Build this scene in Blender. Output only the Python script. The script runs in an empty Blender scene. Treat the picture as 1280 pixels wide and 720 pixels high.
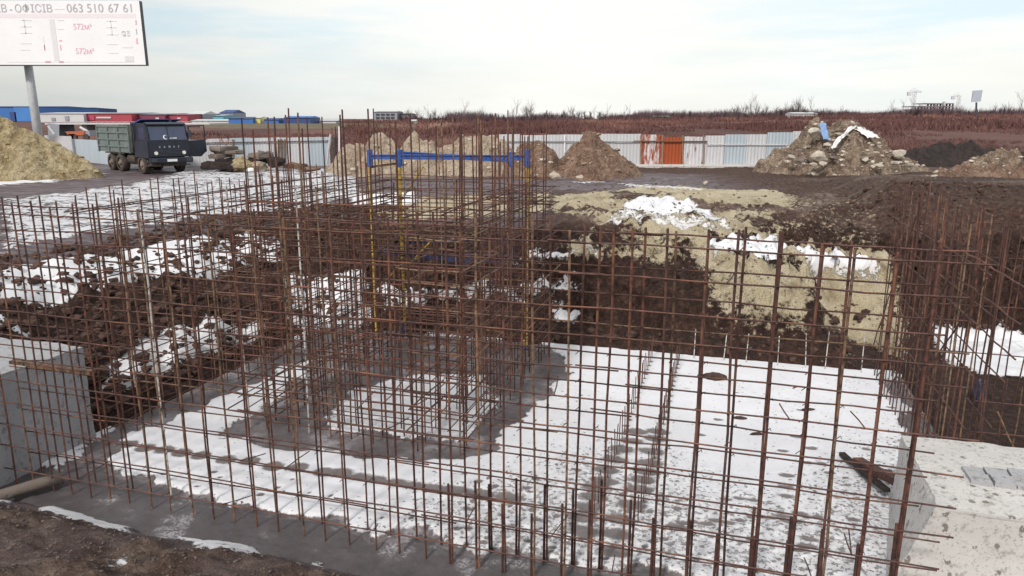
import bpy, math, random
import numpy as np
from mathutils import Vector, Matrix
random.seed(7); rng = np.random.default_rng(7)
scene = bpy.context.scene
COL = scene.collection
PI = math.pi

# ------------------------------------------------------------------ camera geometry
F = 922.0; PITCH = math.radians(12.95); CAMZ = 5.6
CP, SP = math.cos(PITCH), math.sin(PITCH)
AZ = math.radians(16.8)
U = np.array([math.sin(AZ), math.cos(AZ)])      # away from the camera, along the pit sides
V = np.array([math.cos(AZ), -math.sin(AZ)])     # to the right, along the front wall
UP = 2.5                                        # level of the ground round the pit

def ray(px, py):
    a = (px - 640) / F; d = (py - 360) / F
    return a, CP - d * SP, -SP - d * CP
def P(px, py, z):
    x, y, k = ray(px, py); m = (z - CAMZ) / k
    return (x * m, y * m, z)
def W(px, py, Y):
    x, y, k = ray(px, py); m = Y / y
    return (x * m, Y, CAMZ + k * m)
def ST(s, t, z=0.0):
    return (s * V[0] + t * U[0], s * V[1] + t * U[1], z)
def tost(x, y):
    return x * V[0] + y * V[1], x * U[0] + y * U[1]

# ------------------------------------------------------------------ noise (numpy)
def _h(ix, iy, seed):
    n = (ix * 374761393 + iy * 668265263 + seed * 1442695041) & 0xFFFFFFFF
    n = ((n ^ (n >> 13)) * 1274126177) & 0xFFFFFFFF
    return ((n ^ (n >> 16)) & 0xFFFF) / 65535.0
def vnoise(x, y, seed=0):
    x = np.asarray(x, float); y = np.asarray(y, float)
    ix = np.floor(x).astype(np.int64); iy = np.floor(y).astype(np.int64)
    fx = x - ix; fy = y - iy
    fx = fx * fx * (3 - 2 * fx); fy = fy * fy * (3 - 2 * fy)
    a = _h(ix, iy, seed); b = _h(ix + 1, iy, seed); c = _h(ix, iy + 1, seed); d = _h(ix + 1, iy + 1, seed)
    return (a + (b - a) * fx) * (1 - fy) + (c + (d - c) * fx) * fy - 0.5
def fbm(x, y, seed=0, oct=5, gain=0.5):
    r = 0; a = 1.0; f = 1.0
    for o in range(oct):
        r = r + a * vnoise(x * f + 17.3 * o, y * f - 9.1 * o, seed + o); a *= gain; f *= 2.07
    return r
def sm(a, b, x):
    k = np.clip((x - a) / (b - a), 0, 1); return k * k * (3 - 2 * k)

# ------------------------------------------------------------------ materials
MATS = {}
def newmat(name):
    m = bpy.data.materials.new(name); m.use_nodes = True
    nt = m.node_tree; nt.nodes.clear()
    o = nt.nodes.new('ShaderNodeOutputMaterial'); b = nt.nodes.new('ShaderNodeBsdfPrincipled')
    nt.links.new(b.outputs[0], o.inputs[0]); MATS[name] = m
    return m, nt, b
def N(nt, typ, **kw):
    n = nt.nodes.new(typ)
    for k, v in kw.items(): setattr(n, k, v)
    return n
def noise(nt, scale, detail=4, rough=.55, vec=None):
    n = N(nt, 'ShaderNodeTexNoise'); n.inputs['Scale'].default_value = scale
    n.inputs['Detail'].default_value = detail; n.inputs['Roughness'].default_value = rough
    if vec is not None: nt.links.new(vec, n.inputs['Vector'])
    return n.outputs['Fac']
def ramp(nt, fac, stops):
    r = N(nt, 'ShaderNodeValToRGB'); e = r.color_ramp.elements
    while len(e) < len(stops): e.new(.5)
    for i, (p, c) in enumerate(stops):
        e[i].position = p; e[i].color = (*c, 1) if len(c) == 3 else c
    nt.links.new(fac, r.inputs[0]); return r.outputs[0]
def mix(nt, fac, a, b, mode='MIX'):
    n = N(nt, 'ShaderNodeMix', data_type='RGBA', blend_type=mode)
    for sock, val in ((n.inputs[0], fac), (n.inputs[6], a), (n.inputs[7], b)):
        if isinstance(val, (int, float)): sock.default_value = val
        elif isinstance(val, tuple): sock.default_value = (*val, 1) if len(val) == 3 else val
        else: nt.links.new(val, sock)
    return n.outputs[2]
def mth(nt, op, a, b=None, c=None, clamp=False):
    n = N(nt, 'ShaderNodeMath', operation=op, use_clamp=clamp)
    for i, v in enumerate((a, b, c)):
        if v is None: continue
        if isinstance(v, (int, float)): n.inputs[i].default_value = v
        else: nt.links.new(v, n.inputs[i])
    return n.outputs[0]
def step(nt, x, a, b):
    n = N(nt, 'ShaderNodeMapRange', interpolation_type='SMOOTHSTEP')
    nt.links.new(x, n.inputs[0]); n.inputs[1].default_value = a; n.inputs[2].default_value = b
    return n.outputs[0]
def bump(nt, b, h, strength=.4, dist=.02):
    n = N(nt, 'ShaderNodeBump'); n.inputs['Strength'].default_value = strength; n.inputs['Distance'].default_value = dist
    nt.links.new(h, n.inputs['Height']); nt.links.new(n.outputs[0], b.inputs['Normal'])
def geo(nt): return N(nt, 'ShaderNodeNewGeometry').outputs['Position']
def scaled(nt, vec, s):
    m = N(nt, 'ShaderNodeMapping'); m.inputs['Scale'].default_value = s; nt.links.new(vec, m.inputs[0]); return m.outputs[0]

def simple(name, c1, c2, scale=3, rough=.7, bmp=.2, metal=0, detail=5, bd=.01, sc=None):
    m, nt, b = newmat(name); v = N(nt, 'ShaderNodeTexCoord').outputs['Object']
    if sc: v = scaled(nt, v, sc)
    n = noise(nt, scale, detail, .6, v)
    nt.links.new(ramp(nt, n, [(.3, c1), (.7, c2)]), b.inputs['Base Color'])
    b.inputs['Roughness'].default_value = rough; b.inputs['Metallic'].default_value = metal
    if bmp: bump(nt, b, n, bmp, bd)
    return m

def rust_mat(name, cols, pale=0.0):
    m, nt, b = newmat(name)
    info = N(nt, 'ShaderNodeObjectInfo'); g = geo(nt)
    base = ramp(nt, info.outputs['Random'], [(i / (len(cols) - 1), c) for i, c in enumerate(cols)])
    n = noise(nt, 14, 4, .65, g); n2 = noise(nt, 2.2, 3, .6, g)
    c = mix(nt, step(nt, n, .35, .7), base, (.035, .019, .018))
    c = mix(nt, mth(nt, 'MULTIPLY', step(nt, n2, .5, .72), .6), c, (.27, .115, .065))
    if pale:
        c = mix(nt, mth(nt, 'MULTIPLY', step(nt, noise(nt, 5, 3, .6, g), .42, .55), pale), c, (.62, .60, .58))
    nt.links.new(c, b.inputs['Base Color']); b.inputs['Roughness'].default_value = .75; b.inputs['Metallic'].default_value = .15
    return m
RUST = rust_mat('rebar_rust', [(.080, .031, .024), (.12, .046, .033), (.095, .042, .034), (.18, .062, .036), (.085, .038, .031)])
RUSTH = rust_mat('rebar_rust_thin', [(.105, .045, .035), (.145, .068, .053), (.085, .036, .03), (.125, .055, .042)])
OCHRE = rust_mat('rebar_ochre', [(.21, .125, .07), (.17, .10, .06), (.27, .17, .10)])
PALE = rust_mat('rebar_pale', [(.30, .24, .2), (.40, .35, .31)], .9)
DARKR = rust_mat('rebar_dark', [(.07, .03, .025), (.10, .04, .03), (.085, .04, .035)])

# ground material, driven by per-vertex masks of what lies there (snow, clay, wet mud, dry field)
def ground_mat():
    m, nt, b = newmat('ground_soil'); g = geo(nt)
    a1 = N(nt, 'ShaderNodeAttribute', attribute_name='cover'); a2 = N(nt, 'ShaderNodeAttribute', attribute_name='soil')
    s1 = N(nt, 'ShaderNodeSeparateColor'); nt.links.new(a1.outputs['Color'], s1.inputs[0])
    s2 = N(nt, 'ShaderNodeSeparateColor'); nt.links.new(a2.outputs['Color'], s2.inputs[0])
    snow, clay, wet = s1.outputs; field, dark, pale = s2.outputs
    n1 = noise(nt, 1.3, 8, .68, g); n2 = noise(nt, 6, 8, .7, g); n3 = noise(nt, 34, 6, .75, g)
    gs = scaled(nt, g, (.45, 2.4, 1)); ns = noise(nt, 1.2, 7, .65, gs)
    soil = ramp(nt, n2, [(.3, (.018, .009, .007)), (.5, (.075, .040, .031)), (.7, (.17, .105, .082))])
    darks = ramp(nt, n2, [(.3, (.007, .0035, .003)), (.52, (.034, .015, .011)), (.75, (.11, .055, .04))])
    c = mix(nt, dark, soil, darks)
    pl = ramp(nt, n2, [(.3, (.08, .05, .04)), (.5, (.19, .135, .11)), (.72, (.38, .30, .25))])
    c = mix(nt, pale, c, pl)
    mud = ramp(nt, ns, [(.3, (.05, .032, .036)), (.5, (.13, .095, .105)), (.7, (.27, .225, .24))])
    c = mix(nt, wet, c, mud)
    cl = ramp(nt, n1, [(.3, (.24, .17, .11)), (.45, (.47, .395, .27)), (.62, (.58, .50, .37)), (.75, (.68, .62, .50))])
    clf = step(nt, mth(nt, 'ADD', clay, mth(nt, 'MULTIPLY', mth(nt, 'SUBTRACT', n2, .5), 1.4)), .42, .62)
    cl = mix(nt, mth(nt, 'MULTIPLY', step(nt, n3, .53, .62), .6), cl, (.12, .075, .05)); n6 = noise(nt, 2.6, 8, .75, g); cl = mix(nt, mth(nt, 'MULTIPLY', step(nt, n6, .54, .66), .35), cl, (.22, .15, .105)); cl = mix(nt, mth(nt, 'MULTIPLY', step(nt, n6, .42, .34), .6), cl, (.66, .59, .47))
    c = mix(nt, clf, c, cl)
    fs = scaled(nt, g, (.05, .012, .5)); nf = noise(nt, 1, 7, .65, fs)
    fd = ramp(nt, nf, [(.35, (.072, .030, .026)), (.5, (.125, .058, .049)), (.62, (.20, .095, .078)), (.78, (.34, .21, .17))])
    c = mix(nt, field, c, fd)
    c = mix(nt, mth(nt, 'MULTIPLY', mth(nt, 'SUBTRACT', 1, field), step(nt, n3, .50, .64)), c, mix(nt, .5, c, (.008, .005, .004)))
    c = mix(nt, mth(nt, 'MULTIPLY', mth(nt, 'SUBTRACT', 1, field), mth(nt, 'MULTIPLY', step(nt, n3, .44, .34), .35)), c, mix(nt, .5, c, (.45, .38, .33)))
    # snow edge broken by lumps of soil
    nn = mth(nt, 'ADD', mth(nt, 'MULTIPLY', mth(nt, 'SUBTRACT', n2, .5), 1.5), mth(nt, 'MULTIPLY', mth(nt, 'SUBTRACT', ns, .5), 1.6))
    sf = step(nt, mth(nt, 'ADD', snow, nn), .46, .56)
    sf = mth(nt, 'MULTIPLY', sf, mth(nt, 'ADD', .78, mth(nt, 'MULTIPLY', step(nt, snow, .58, .8), .22)))
    c = mix(nt, sf, c, mix(nt, n2, (.60, .59, .63), (.80, .79, .82)))
    nt.links.new(c, b.inputs['Base Color'])
    r = mth(nt, 'SUBTRACT', .92, mth(nt, 'MULTIPLY', wet, .42)); nt.links.new(r, b.inputs['Roughness'])
    b.inputs['Specular IOR Level'].default_value = .3
    h = mth(nt, 'ADD', n2, mth(nt, 'MULTIPLY', n3, .5)); h = mth(nt, 'ADD', mth(nt, 'MULTIPLY', h, mth(nt, 'SUBTRACT', 1, mth(nt, 'MULTIPLY', sf, .8))), sf)
    bump(nt, b, h, 1.0, .09)
    return m
GROUND = ground_mat()

def slab_mat():
    m, nt, b = newmat('snowy_concrete'); g = geo(nt)
    a1 = N(nt, 'ShaderNodeAttribute', attribute_name='cover'); s1 = N(nt, 'ShaderNodeSeparateColor'); nt.links.new(a1.outputs['Color'], s1.inputs[0])
    wet, dirt, foot = s1.outputs  # foot: trodden prints plus contact shade painted round the bars
    n1 = noise(nt, 1.1, 7, .6, g); n2 = noise(nt, 7, 7, .65, g); n3 = noise(nt, 26, 4, .6, g)
    gs = scaled(nt, g, (1.0, 2.2, 1)); nsp = noise(nt, 15, 5, .6, g)
    snow = mix(nt, n1, (.59, .58, .62), (.75, .74, .78))
    # tiny melt holes where the snow is trodden
    holes = step(nt, mth(nt, 'ADD', nsp, mth(nt, 'MULTIPLY', dirt, .15)), .67, .70)
    snow = mix(nt, holes, snow, (.055, .045, .045))
    snow = mix(nt, mth(nt, 'MULTIPLY', dirt, .45), snow, mix(nt, step(nt, n2, .42, .6), (.40, .365, .37), (.74, .73, .75)))
    snow = mix(nt, step(nt, mth(nt, 'ADD', foot, mth(nt, 'MULTIPLY', mth(nt, 'SUBTRACT', n2, .5), .9)), .22, .55), snow, mix(nt, n3, (.10, .085, .085), (.24, .21, .21)))  # foot darkens trodden prints and the painted contact shade at bar bases
    mud = ramp(nt, n1, [(.3, (.055, .044, .046)), (.47, (.12, .10, .105)), (.62, (.20, .175, .185)), (.75, (.38, .35, .37))])
    mud = mix(nt, step(nt, n2, .5, .7), mud, (.075, .06, .062)); mud = mix(nt, mth(nt, 'MULTIPLY', step(nt, n3, .56, .68), .5), mud, (.26, .235, .24))
    mud = mix(nt, mth(nt, 'MULTIPLY', step(nt, wet, .9, .99), .72), mud, mix(nt, n2, (.035, .03, .032), (.085, .073, .078)))
    frost = mth(nt, 'MULTIPLY', step(nt, n1, .56, .64), step(nt, n3, .44, .56)); mud = mix(nt, mth(nt, 'MULTIPLY', frost, .55), mud, (.42, .40, .43))
    wf = step(nt, mth(nt, 'ADD', wet, mth(nt, 'MULTIPLY', mth(nt, 'SUBTRACT', n2, .5), .8)), .42, .56)
    nt.links.new(mix(nt, wf, snow, mud), b.inputs['Base Color'])
    nr = mth(nt, 'ADD', .22, mth(nt, 'MULTIPLY', n2, .5))
    rr = N(nt, 'ShaderNodeMix', data_type='FLOAT'); nt.links.new(wf, rr.inputs[0]); rr.inputs[2].default_value = .9; nt.links.new(nr, rr.inputs[3])
    nt.links.new(rr.outputs[0], b.inputs['Roughness'])
    h = mth(nt, 'ADD', mth(nt, 'MULTIPLY', mth(nt, 'SUBTRACT', 1, wf), 1.0), mth(nt, 'ADD', mth(nt, 'MULTIPLY', n3, .3), mth(nt, 'MULTIPLY', holes, -.6)))
    bump(nt, b, h, .5, .02)
    return m
SLAB = slab_mat()

def concrete_mat(name, c1, c2, pit=.5):
    m, nt, b = newmat(name); g = geo(nt)
    n1 = noise(nt, .9, 8, .6, g); n2 = noise(nt, 9, 6, .65, g)
    vo = N(nt, 'ShaderNodeTexVoronoi'); vo.inputs['Scale'].default_value = 6.5; vo.inputs['Randomness'].default_value = 1.0; nt.links.new(scaled(nt, g, (1, 1, .6)), vo.inputs['Vector'])
    c = mix(nt, n1, c1, c2)
    hole = mth(nt, 'MULTIPLY', step(nt, mth(nt, 'SUBTRACT', .5, vo.outputs['Distance']), .22, .30), step(nt, n2, .47, .53))
    c = mix(nt, mth(nt, 'MULTIPLY', hole, pit), c, (.14, .12, .11))
    c = mix(nt, mth(nt, 'MULTIPLY', step(nt, n2, .54, .66), .6), c, (.20, .17, .16)); n5 = noise(nt, 28, 6, .75, g); c = mix(nt, mth(nt, 'MULTIPLY', step(nt, n5, .55, .63), .6), c, (.15, .125, .115))
    geo_n = N(nt, 'ShaderNodeNewGeometry').outputs['Normal']
    nt.links.new(c, b.inputs['Base Color']); b.inputs['Roughness'].default_value = .85
    bump(nt, b, mth(nt, 'SUBTRACT', n2, mth(nt, 'MULTIPLY', hole, .8)), .5, .02)
    return m
CONC = concrete_mat('old_concrete', (.38, .355, .345), (.62, .60, .585), .9)
CONC2 = concrete_mat('grey_concrete', (.27, .27, .29), (.40, .39, .41), .5)
CONCD = concrete_mat('dirty_concrete', (.085, .062, .052), (.22, .18, .155), .5)

def heap_mat(name, stops, rocks=(.42, .36, .3), rockamt=.6):
    m, nt, b = newmat(name); g = geo(nt)
    n = noise(nt, 1.1, 9, .72, g); n2 = noise(nt, 4.5, 6, .7, g)
    vo = N(nt, 'ShaderNodeTexVoronoi'); vo.inputs['Scale'].default_value = 3.2; nt.links.new(g, vo.inputs['Vector'])
    c = ramp(nt, n, stops)
    c = mix(nt, mth(nt, 'MULTIPLY', step(nt, n2, .55, .68), rockamt), c, rocks)
    n4 = noise(nt, 13, 6, .75, g)
    c = mix(nt, mth(nt, 'MULTIPLY', step(nt, mth(nt, 'SUBTRACT', 1, n2), .53, .66), .8), c, stops[0][1]); c = mix(nt, mth(nt, 'MULTIPLY', step(nt, n4, .53, .62), .7), c, stops[0][1]); c = mix(nt, mth(nt, 'MULTIPLY', step(nt, mth(nt, 'SUBTRACT', 1, n4), .55, .64), .5), c, rocks)
    nt.links.new(c, b.inputs['Base Color']); b.inputs['Roughness'].default_value = .95
    bump(nt, b, mth(nt, 'ADD', n2, mth(nt, 'MULTIPLY', vo.outputs['Distance'], .6)), .9, .25)
    return m
HEAP_OCHRE = heap_mat('ochre_clay_heap', [(.3, (.12, .08, .035)), (.48, (.33, .25, .135)), (.7, (.50, .42, .28))], (.58, .50, .38), .6)
HEAP_BEIGE = heap_mat('beige_soil_heap', [(.3, (.16, .10, .07)), (.48, (.36, .28, .21)), (.7, (.50, .42, .33))], (.52, .45, .38), .5)
HEAP_BROWN = heap_mat('brown_soil_heap', [(.3, (.06, .03, .02)), (.48, (.19, .11, .075)), (.7, (.34, .23, .17))], (.42, .34, .27), .5)
HEAP_RUBBLE = heap_mat('rubble_heap', [(.3, (.06, .035, .025)), (.48, (.18, .12, .085)), (.7, (.38, .30, .22))], (.55, .48, .40), .65)
HEAP_DARK = heap_mat('dark_soil_heap', [(.3, (.012, .008, .008)), (.5, (.03, .019, .018)), (.7, (.06, .038, .034))], (.09, .06, .05), .3)

def sheet_mat(name, c1, c2, rustamt=0.0, rustcol=(.33, .07, .02), r0=.5):
    m, nt, b = newmat(name); g = geo(nt)
    n = noise(nt, .8, 6, .6, scaled(nt, g, (3, 3, .5))); n2 = noise(nt, 1.3, 7, .7, scaled(nt, g, (2.5, 2.5, .6)))
    c = mix(nt, n, c1, c2)
    if rustamt: c = mix(nt, step(nt, n2, 1 - rustamt - .08, 1 - rustamt + .08), c, mix(nt, n, rustcol, tuple(x * .55 for x in rustcol)))
    nt.links.new(c, b.inputs['Base Color']); b.inputs['Roughness'].default_value = r0; b.inputs['Metallic'].default_value = .15
    return m
SH_WHITE = sheet_mat('sheet_pale', (.42, .42, .45), (.60, .60, .63), .32, (.42, .36, .34))
SH_BLUE = sheet_mat('sheet_blue_grey', (.32, .38, .44), (.46, .51, .56))
SH_RUSTW = sheet_mat('sheet_flaking_rust', (.50, .46, .47), (.62, .60, .62), .52, (.36, .07, .025))
SH_RUST = sheet_mat('sheet_rust', (.36, .075, .02), (.27, .05, .015))
SH_STREAK = sheet_mat('sheet_streaked', (.48, .47, .50), (.60, .59, .62), .42, (.25, .06, .035))
WOOD = simple('wood_grey', (.17, .11, .08), (.32, .22, .16), 6, .85, .3, sc=(4, 4, .6))
BLUE = simple('blue_paint', (.012, .05, .24), (.04, .11, .36), 5, .55, .1)
BLUE_SHADE = simple('shaded_blue_paint', (.012, .014, .05), (.025, .035, .11), 5, .6, .1)  # beam blue darkened so the lower beams look shaded
YELLOW = simple('yellow_paint', (.16, .085, .03), (.58, .40, .05), 7, .6, .1)
STEELP = simple('purple_grey_steel', (.15, .12, .14), (.25, .21, .23), 6, .6, .1)
WHITE = simple('white_board', (.72, .71, .74), (.78, .77, .80), .4, .5, 0)
GREYP = simple('light_grey_post', (.38, .39, .41), (.50, .51, .53), 3, .5, .05)
BLACKM = simple('dark_frame', (.03, .035, .045), (.05, .055, .07), 3, .5, 0)
PINK = simple('faded_pink_print', (.70, .36, .44), (.74, .44, .50), 3, .6, 0)
GREYPRINT = simple('faded_grey_print', (.36, .34, .38), (.44, .42, .46), 3, .6, 0)
PALEPRINT = simple('very_faded_print', (.62, .60, .63), (.66, .64, .67), 3, .6, 0)
PINKBAND = simple('pale_pink_band', (.70, .64, .68), (.72, .66, .70), 3, .6, 0)
SNOW = simple('snow', (.72, .72, .75), (.84, .84, .86), 6, .8, .4, bd=.03)
CLOD = simple('soil_clod', (.012, .006, .005), (.10, .052, .038), 5, .95, .6, bd=.03)
CLODB = simple('brown_clod', (.045, .03, .027), (.17, .125, .11), 5, .95, .6, bd=.03)
ROCKP = simple('pale_stone', (.30, .25, .2), (.55, .5, .43), 3, .9, .6, bd=.03)

# ------------------------------------------------------------------ object helpers
INV = {}
def tag(o, label=None, cat=None, group=None, kind=None):
    if label: o['label'] = label
    if cat: o['category'] = cat
    if group: o['group'] = group
    if kind: o['kind'] = kind
    return o
def thing(name, label, cat, loc=(0, 0, 0), rotz=0, group=None):
    o = bpy.data.objects.new(name, None); o.empty_display_size = .3
    o.location = loc; o.rotation_euler = (0, 0, rotz); COL.objects.link(o)
    INV[o.name] = (Matrix.Translation(loc) @ Matrix.Rotation(rotz, 4, 'Z')).inverted()
    return tag(o, label, cat, group)
def root_inv(parent):
    while parent is not None and parent.name not in INV: parent = parent.parent
    return INV[parent.name] if parent is not None else None
class MB:
    """collects shapes; build() links them as ONE mesh object"""
    def __init__(s): s.v = []; s.f = []; s.mi = []
    def add(s, v, f, mi=0):
        o = len(s.v); s.v += [tuple(p) for p in v]; s.f += [tuple(i + o for i in q) for q in f]; s.mi += [mi] * len(f); return s
    def box(s, a, b, mi=0, bev=0.0):
        x0, y0, z0 = a; x1, y1, z1 = b
        if bev:
            v = []; 
            for z, k in ((z0, bev), (z0 + bev, 0), (z1 - bev, 0), (z1, bev)):
                e = bev
                v += [(x0 + k + (e if not k else e * .4), y0 + k, z), (x1 - k - (e if not k else e * .4), y0 + k, z), (x1 - k, y0 + k + (e if not k else e * .4), z), (x1 - k, y1 - k - (e if not k else e * .4), z),
                      (x1 - k - (e if not k else e * .4), y1 - k, z), (x0 + k + (e if not k else e * .4), y1 - k, z), (x0 + k, y1 - k - (e if not k else e * .4), z), (x0 + k, y0 + k + (e if not k else e * .4), z)]
            f = [tuple(range(7, -1, -1)), tuple(range(24, 32))]
            for r in range(3):
                for i in range(8): f.append((r * 8 + i, r * 8 + (i + 1) % 8, r * 8 + 8 + (i + 1) % 8, r * 8 + 8 + i))
            return s.add(v, f, mi)
        v = [(x0, y0, z0), (x1, y0, z0), (x1, y1, z0), (x0, y1, z0), (x0, y0, z1), (x1, y0, z1), (x1, y1, z1), (x0, y1, z1)]
        return s.add(v, [(3, 2, 1, 0), (4, 5, 6, 7), (0, 1, 5, 4), (1, 2, 6, 5), (2, 3, 7, 6), (3, 0, 4, 7)], mi)
    def prism(s, poly, y0, y1, mi=0):        # poly in (x,z), extruded along y
        n = len(poly); v = [(x, y0, z) for x, z in poly] + [(x, y1, z) for x, z in poly]
        f = [tuple(range(n)), tuple(range(2 * n - 1, n - 1, -1))] + [(i, i + n, (i + 1) % n + n, (i + 1) % n) for i in range(n)]
        return s.add(v, f, mi)
    def prismx(s, poly, x0, x1, mi=0):       # poly in (y,z), extruded along x
        n = len(poly); v = [(x0, y, z) for y, z in poly] + [(x1, y, z) for y, z in poly]
        f = [tuple(range(n - 1, -1, -1)), tuple(range(n, 2 * n))] + [((i + 1) % n, (i + 1) % n + n, i + n, i) for i in range(n)]
        return s.add(v, f, mi)
    def tube(s, pts, r, n=6, mi=0, r2=None):
        pts = [Vector(p) for p in pts]; v = []; f = []
        for i, p in enumerate(pts):
            d = (pts[min(i + 1, len(pts) - 1)] - pts[max(i - 1, 0)]).normalized()
            a = Vector((0, 0, 1)) if abs(d.z) < .8 else Vector((1, 0, 0))
            e1 = d.cross(a).normalized(); e2 = d.cross(e1)
            rr = r if r2 is None else r + (r2 - r) * i / (len(pts) - 1)
            for k in range(n):
                q = 2 * PI * k / n; v.append(p + (e1 * math.cos(q) + e2 * math.sin(q)) * rr)
        for i in range(len(pts) - 1):
            for k in range(n): f.append((i * n + k, i * n + (k + 1) % n, (i + 1) * n + (k + 1) % n, (i + 1) * n + k))
        f.append(tuple(range(n))[::-1]); f.append(tuple(range((len(pts) - 1) * n, len(pts) * n)))
        return s.add(v, f, mi)
    def build(s, name, mats, parent=None, world=True, smooth=False, kind=None, label=None, origin=None):
        me = bpy.data.meshes.new(name); vs = s.v; loc = None
        if parent is not None and world:
            M = root_inv(parent); vs = [tuple(M @ Vector(p)) for p in vs]
        if parent is None:
            a = np.array(vs, float); loc = ((a[:, 0].min() + a[:, 0].max()) / 2, (a[:, 1].min() + a[:, 1].max()) / 2, a[:, 2].min())
            if kind == 'structure': loc = (0, 0, 0)
            vs = (a - np.array(loc)).tolist()
        me.from_pydata(vs, [], s.f)
        if not isinstance(mats, (list, tuple)): mats = [mats]
        for m in mats: me.materials.append(m)
        if len(mats) > 1: me.polygons.foreach_set('material_index', s.mi)
        if smooth: me.polygons.foreach_set('use_smooth', [True] * len(me.polygons))
        me.update()
        o = bpy.data.objects.new(name, me); COL.objects.link(o)
        if loc: o.location = loc
        if parent is not None: o.parent = parent
        if kind: o['kind'] = kind
        if label: o['label'] = label
        return o
def copy_tree(o, parent=None):
    c = o.copy(); COL.objects.link(c)
    if parent is not None: c.parent = parent
    for ch in [q for q in bpy.data.objects if q.parent == o]: copy_tree(ch, c)
    return c
def blob(r, n=2, seed=0, squash=(1, 1, 1), rough=.35):
    """irregular stone: displaced icosphere"""
    import bmesh
    bm = bmesh.new(); bmesh.ops.create_icosphere(bm, subdivisions=n, radius=1)
    rr = random.Random(seed); planes = [Vector((rr.gauss(0, 1), rr.gauss(0, 1), rr.gauss(0, 1))).normalized() for _ in range(9)]
    cut = [rr.uniform(.55, .9) for _ in planes]
    v = []
    for q in bm.verts:
        p = q.co.copy()
        for pl, c in zip(planes, cut):
            d = p.dot(pl)
            if d > c: p -= pl * (d - c) * .9
        p *= 1 + rr.uniform(-rough, rough) * .25
        v.append((p.x * r * squash[0], p.y * r * squash[1], p.z * r * squash[2]))
    f = [tuple(x.index for x in q.verts) for q in bm.faces]; bm.free()
    return v, f
def textmesh(txt, size, mat, parent, name, frame, kind_label=None):
    """frame: function (x,z)->local position of a lettering point"""
    cu = bpy.data.curves.new('lettering', 'FONT'); cu.body = txt; cu.size = size; cu.resolution_u = 3
    ob = bpy.data.objects.new('lettering', cu); COL.objects.link(ob)
    dg = bpy.context.evaluated_depsgraph_get(); me = bpy.data.meshes.new_from_object(ob.evaluated_get(dg))
    v = [frame(q.co.x, q.co.y) for q in me.vertices]; f = [tuple(p.vertices) for p in me.polygons]
    bpy.data.objects.remove(ob); bpy.data.curves.remove(cu); bpy.data.meshes.remove(me)
    return MB().add(v, f).build(name, mat, parent, world=False)

# ------------------------------------------------------------------ terrain
def sd_rect(s, t, s0, s1, t0, t1):
    dx = np.maximum(s0 - s, s - s1); dy = np.maximum(t0 - t, t - t1)
    return np.minimum(np.maximum(dx, dy), 0) + np.hypot(np.maximum(dx, 0), np.maximum(dy, 0))
def prof(d, xs, zs): return np.interp(d, xs, zs)
def base_h(x, y):
    """height of the terrain without fine roughness"""
    x = np.asarray(x, float); y = np.asarray(y, float)
    s, t = tost(x, y)
    w = fbm(s * .5, t * .5, 3, 3)
    d1 = sd_rect(s, t, -10.85, 3.75, 7.3, 17.55); d2 = sd_rect(s, t, 3.0, 30, 9.2, 21.5)
    d = np.minimum(d1, d2) + w * .9 * sm(.2, 2.5, np.minimum(d1, d2))
    soft = prof(d, [-.1, 0, .5, 1.2, 2.0, 2.9, 3.9, 5.0], [-.12, .05, .5, 1.05, 1.35, 1.9, 2.35, 2.5])
    clay = prof(d, [-.1, 0, .35, .75, 1.0, 2.5, 3.4, 4.8, 7.0], [-.12, .06, .30, .50, 1.55, 1.72, 2.15, 2.45, 2.5])
    rec = prof(d, [-.1, 0, .5, 1.1, 1.7, 3.0, 4.5, 6], [-.12, .05, .30, .45, 1.75, 2.15, 2.45, 2.5])
    kc = sm(-2.6, -1.6, s + w * .8) * sm(16.5, 17.5, t); kr = sm(-6, -5, s) * sm(16.5, 17.5, t) * (1 - kc)
    h = soft * (1 - kc - kr) + clay * kc + rec * kr
    # right-hand bank is higher
    kR = sm(3.6, 5.5, s) * sm(20, 23, t)
    h = h + kR * prof(d2, [0, 1, 3, 6, 14, 20], [0, .3, .6, .8, .7, .1])
    # near right earth shelf beside the block
    h = h + sm(5.2, 7.0, s + w) * sm(15.2, 13.2, t + w) * sm(5, 8, t) * 0.75 * (d < 0.01)
    # foreground earth bank
    fr = prof(t + w * .35, [-40, 1, 5.0, 6.2, 6.85, 7.15, 7.6], [2.5, 2.5, .75, .42, .30, .10, -.12])
    kf = sm(7.75, 7.45, t) * 1.0
    kf = np.where(t < 7.6, 1.0, 0.0)
    left = sm(-11.2, -14.5, s)
    fr2 = fr * (1 - left) + np.maximum(fr, prof(-10.85 - s, [0, 1, 4], [.3, 1.2, 2.5])) * left
    h = np.where(kf > 0, np.minimum(fr2, 9), h)
    # far field rises gently to the skyline
    r = np.hypot(x, y); az = x / np.maximum(y, 1)
    rise = sm(60, 330, r) * (1.9 + 1.9 * sm(-.1, .5, az)) * sm(900, 340, r)
    return h + rise
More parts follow.
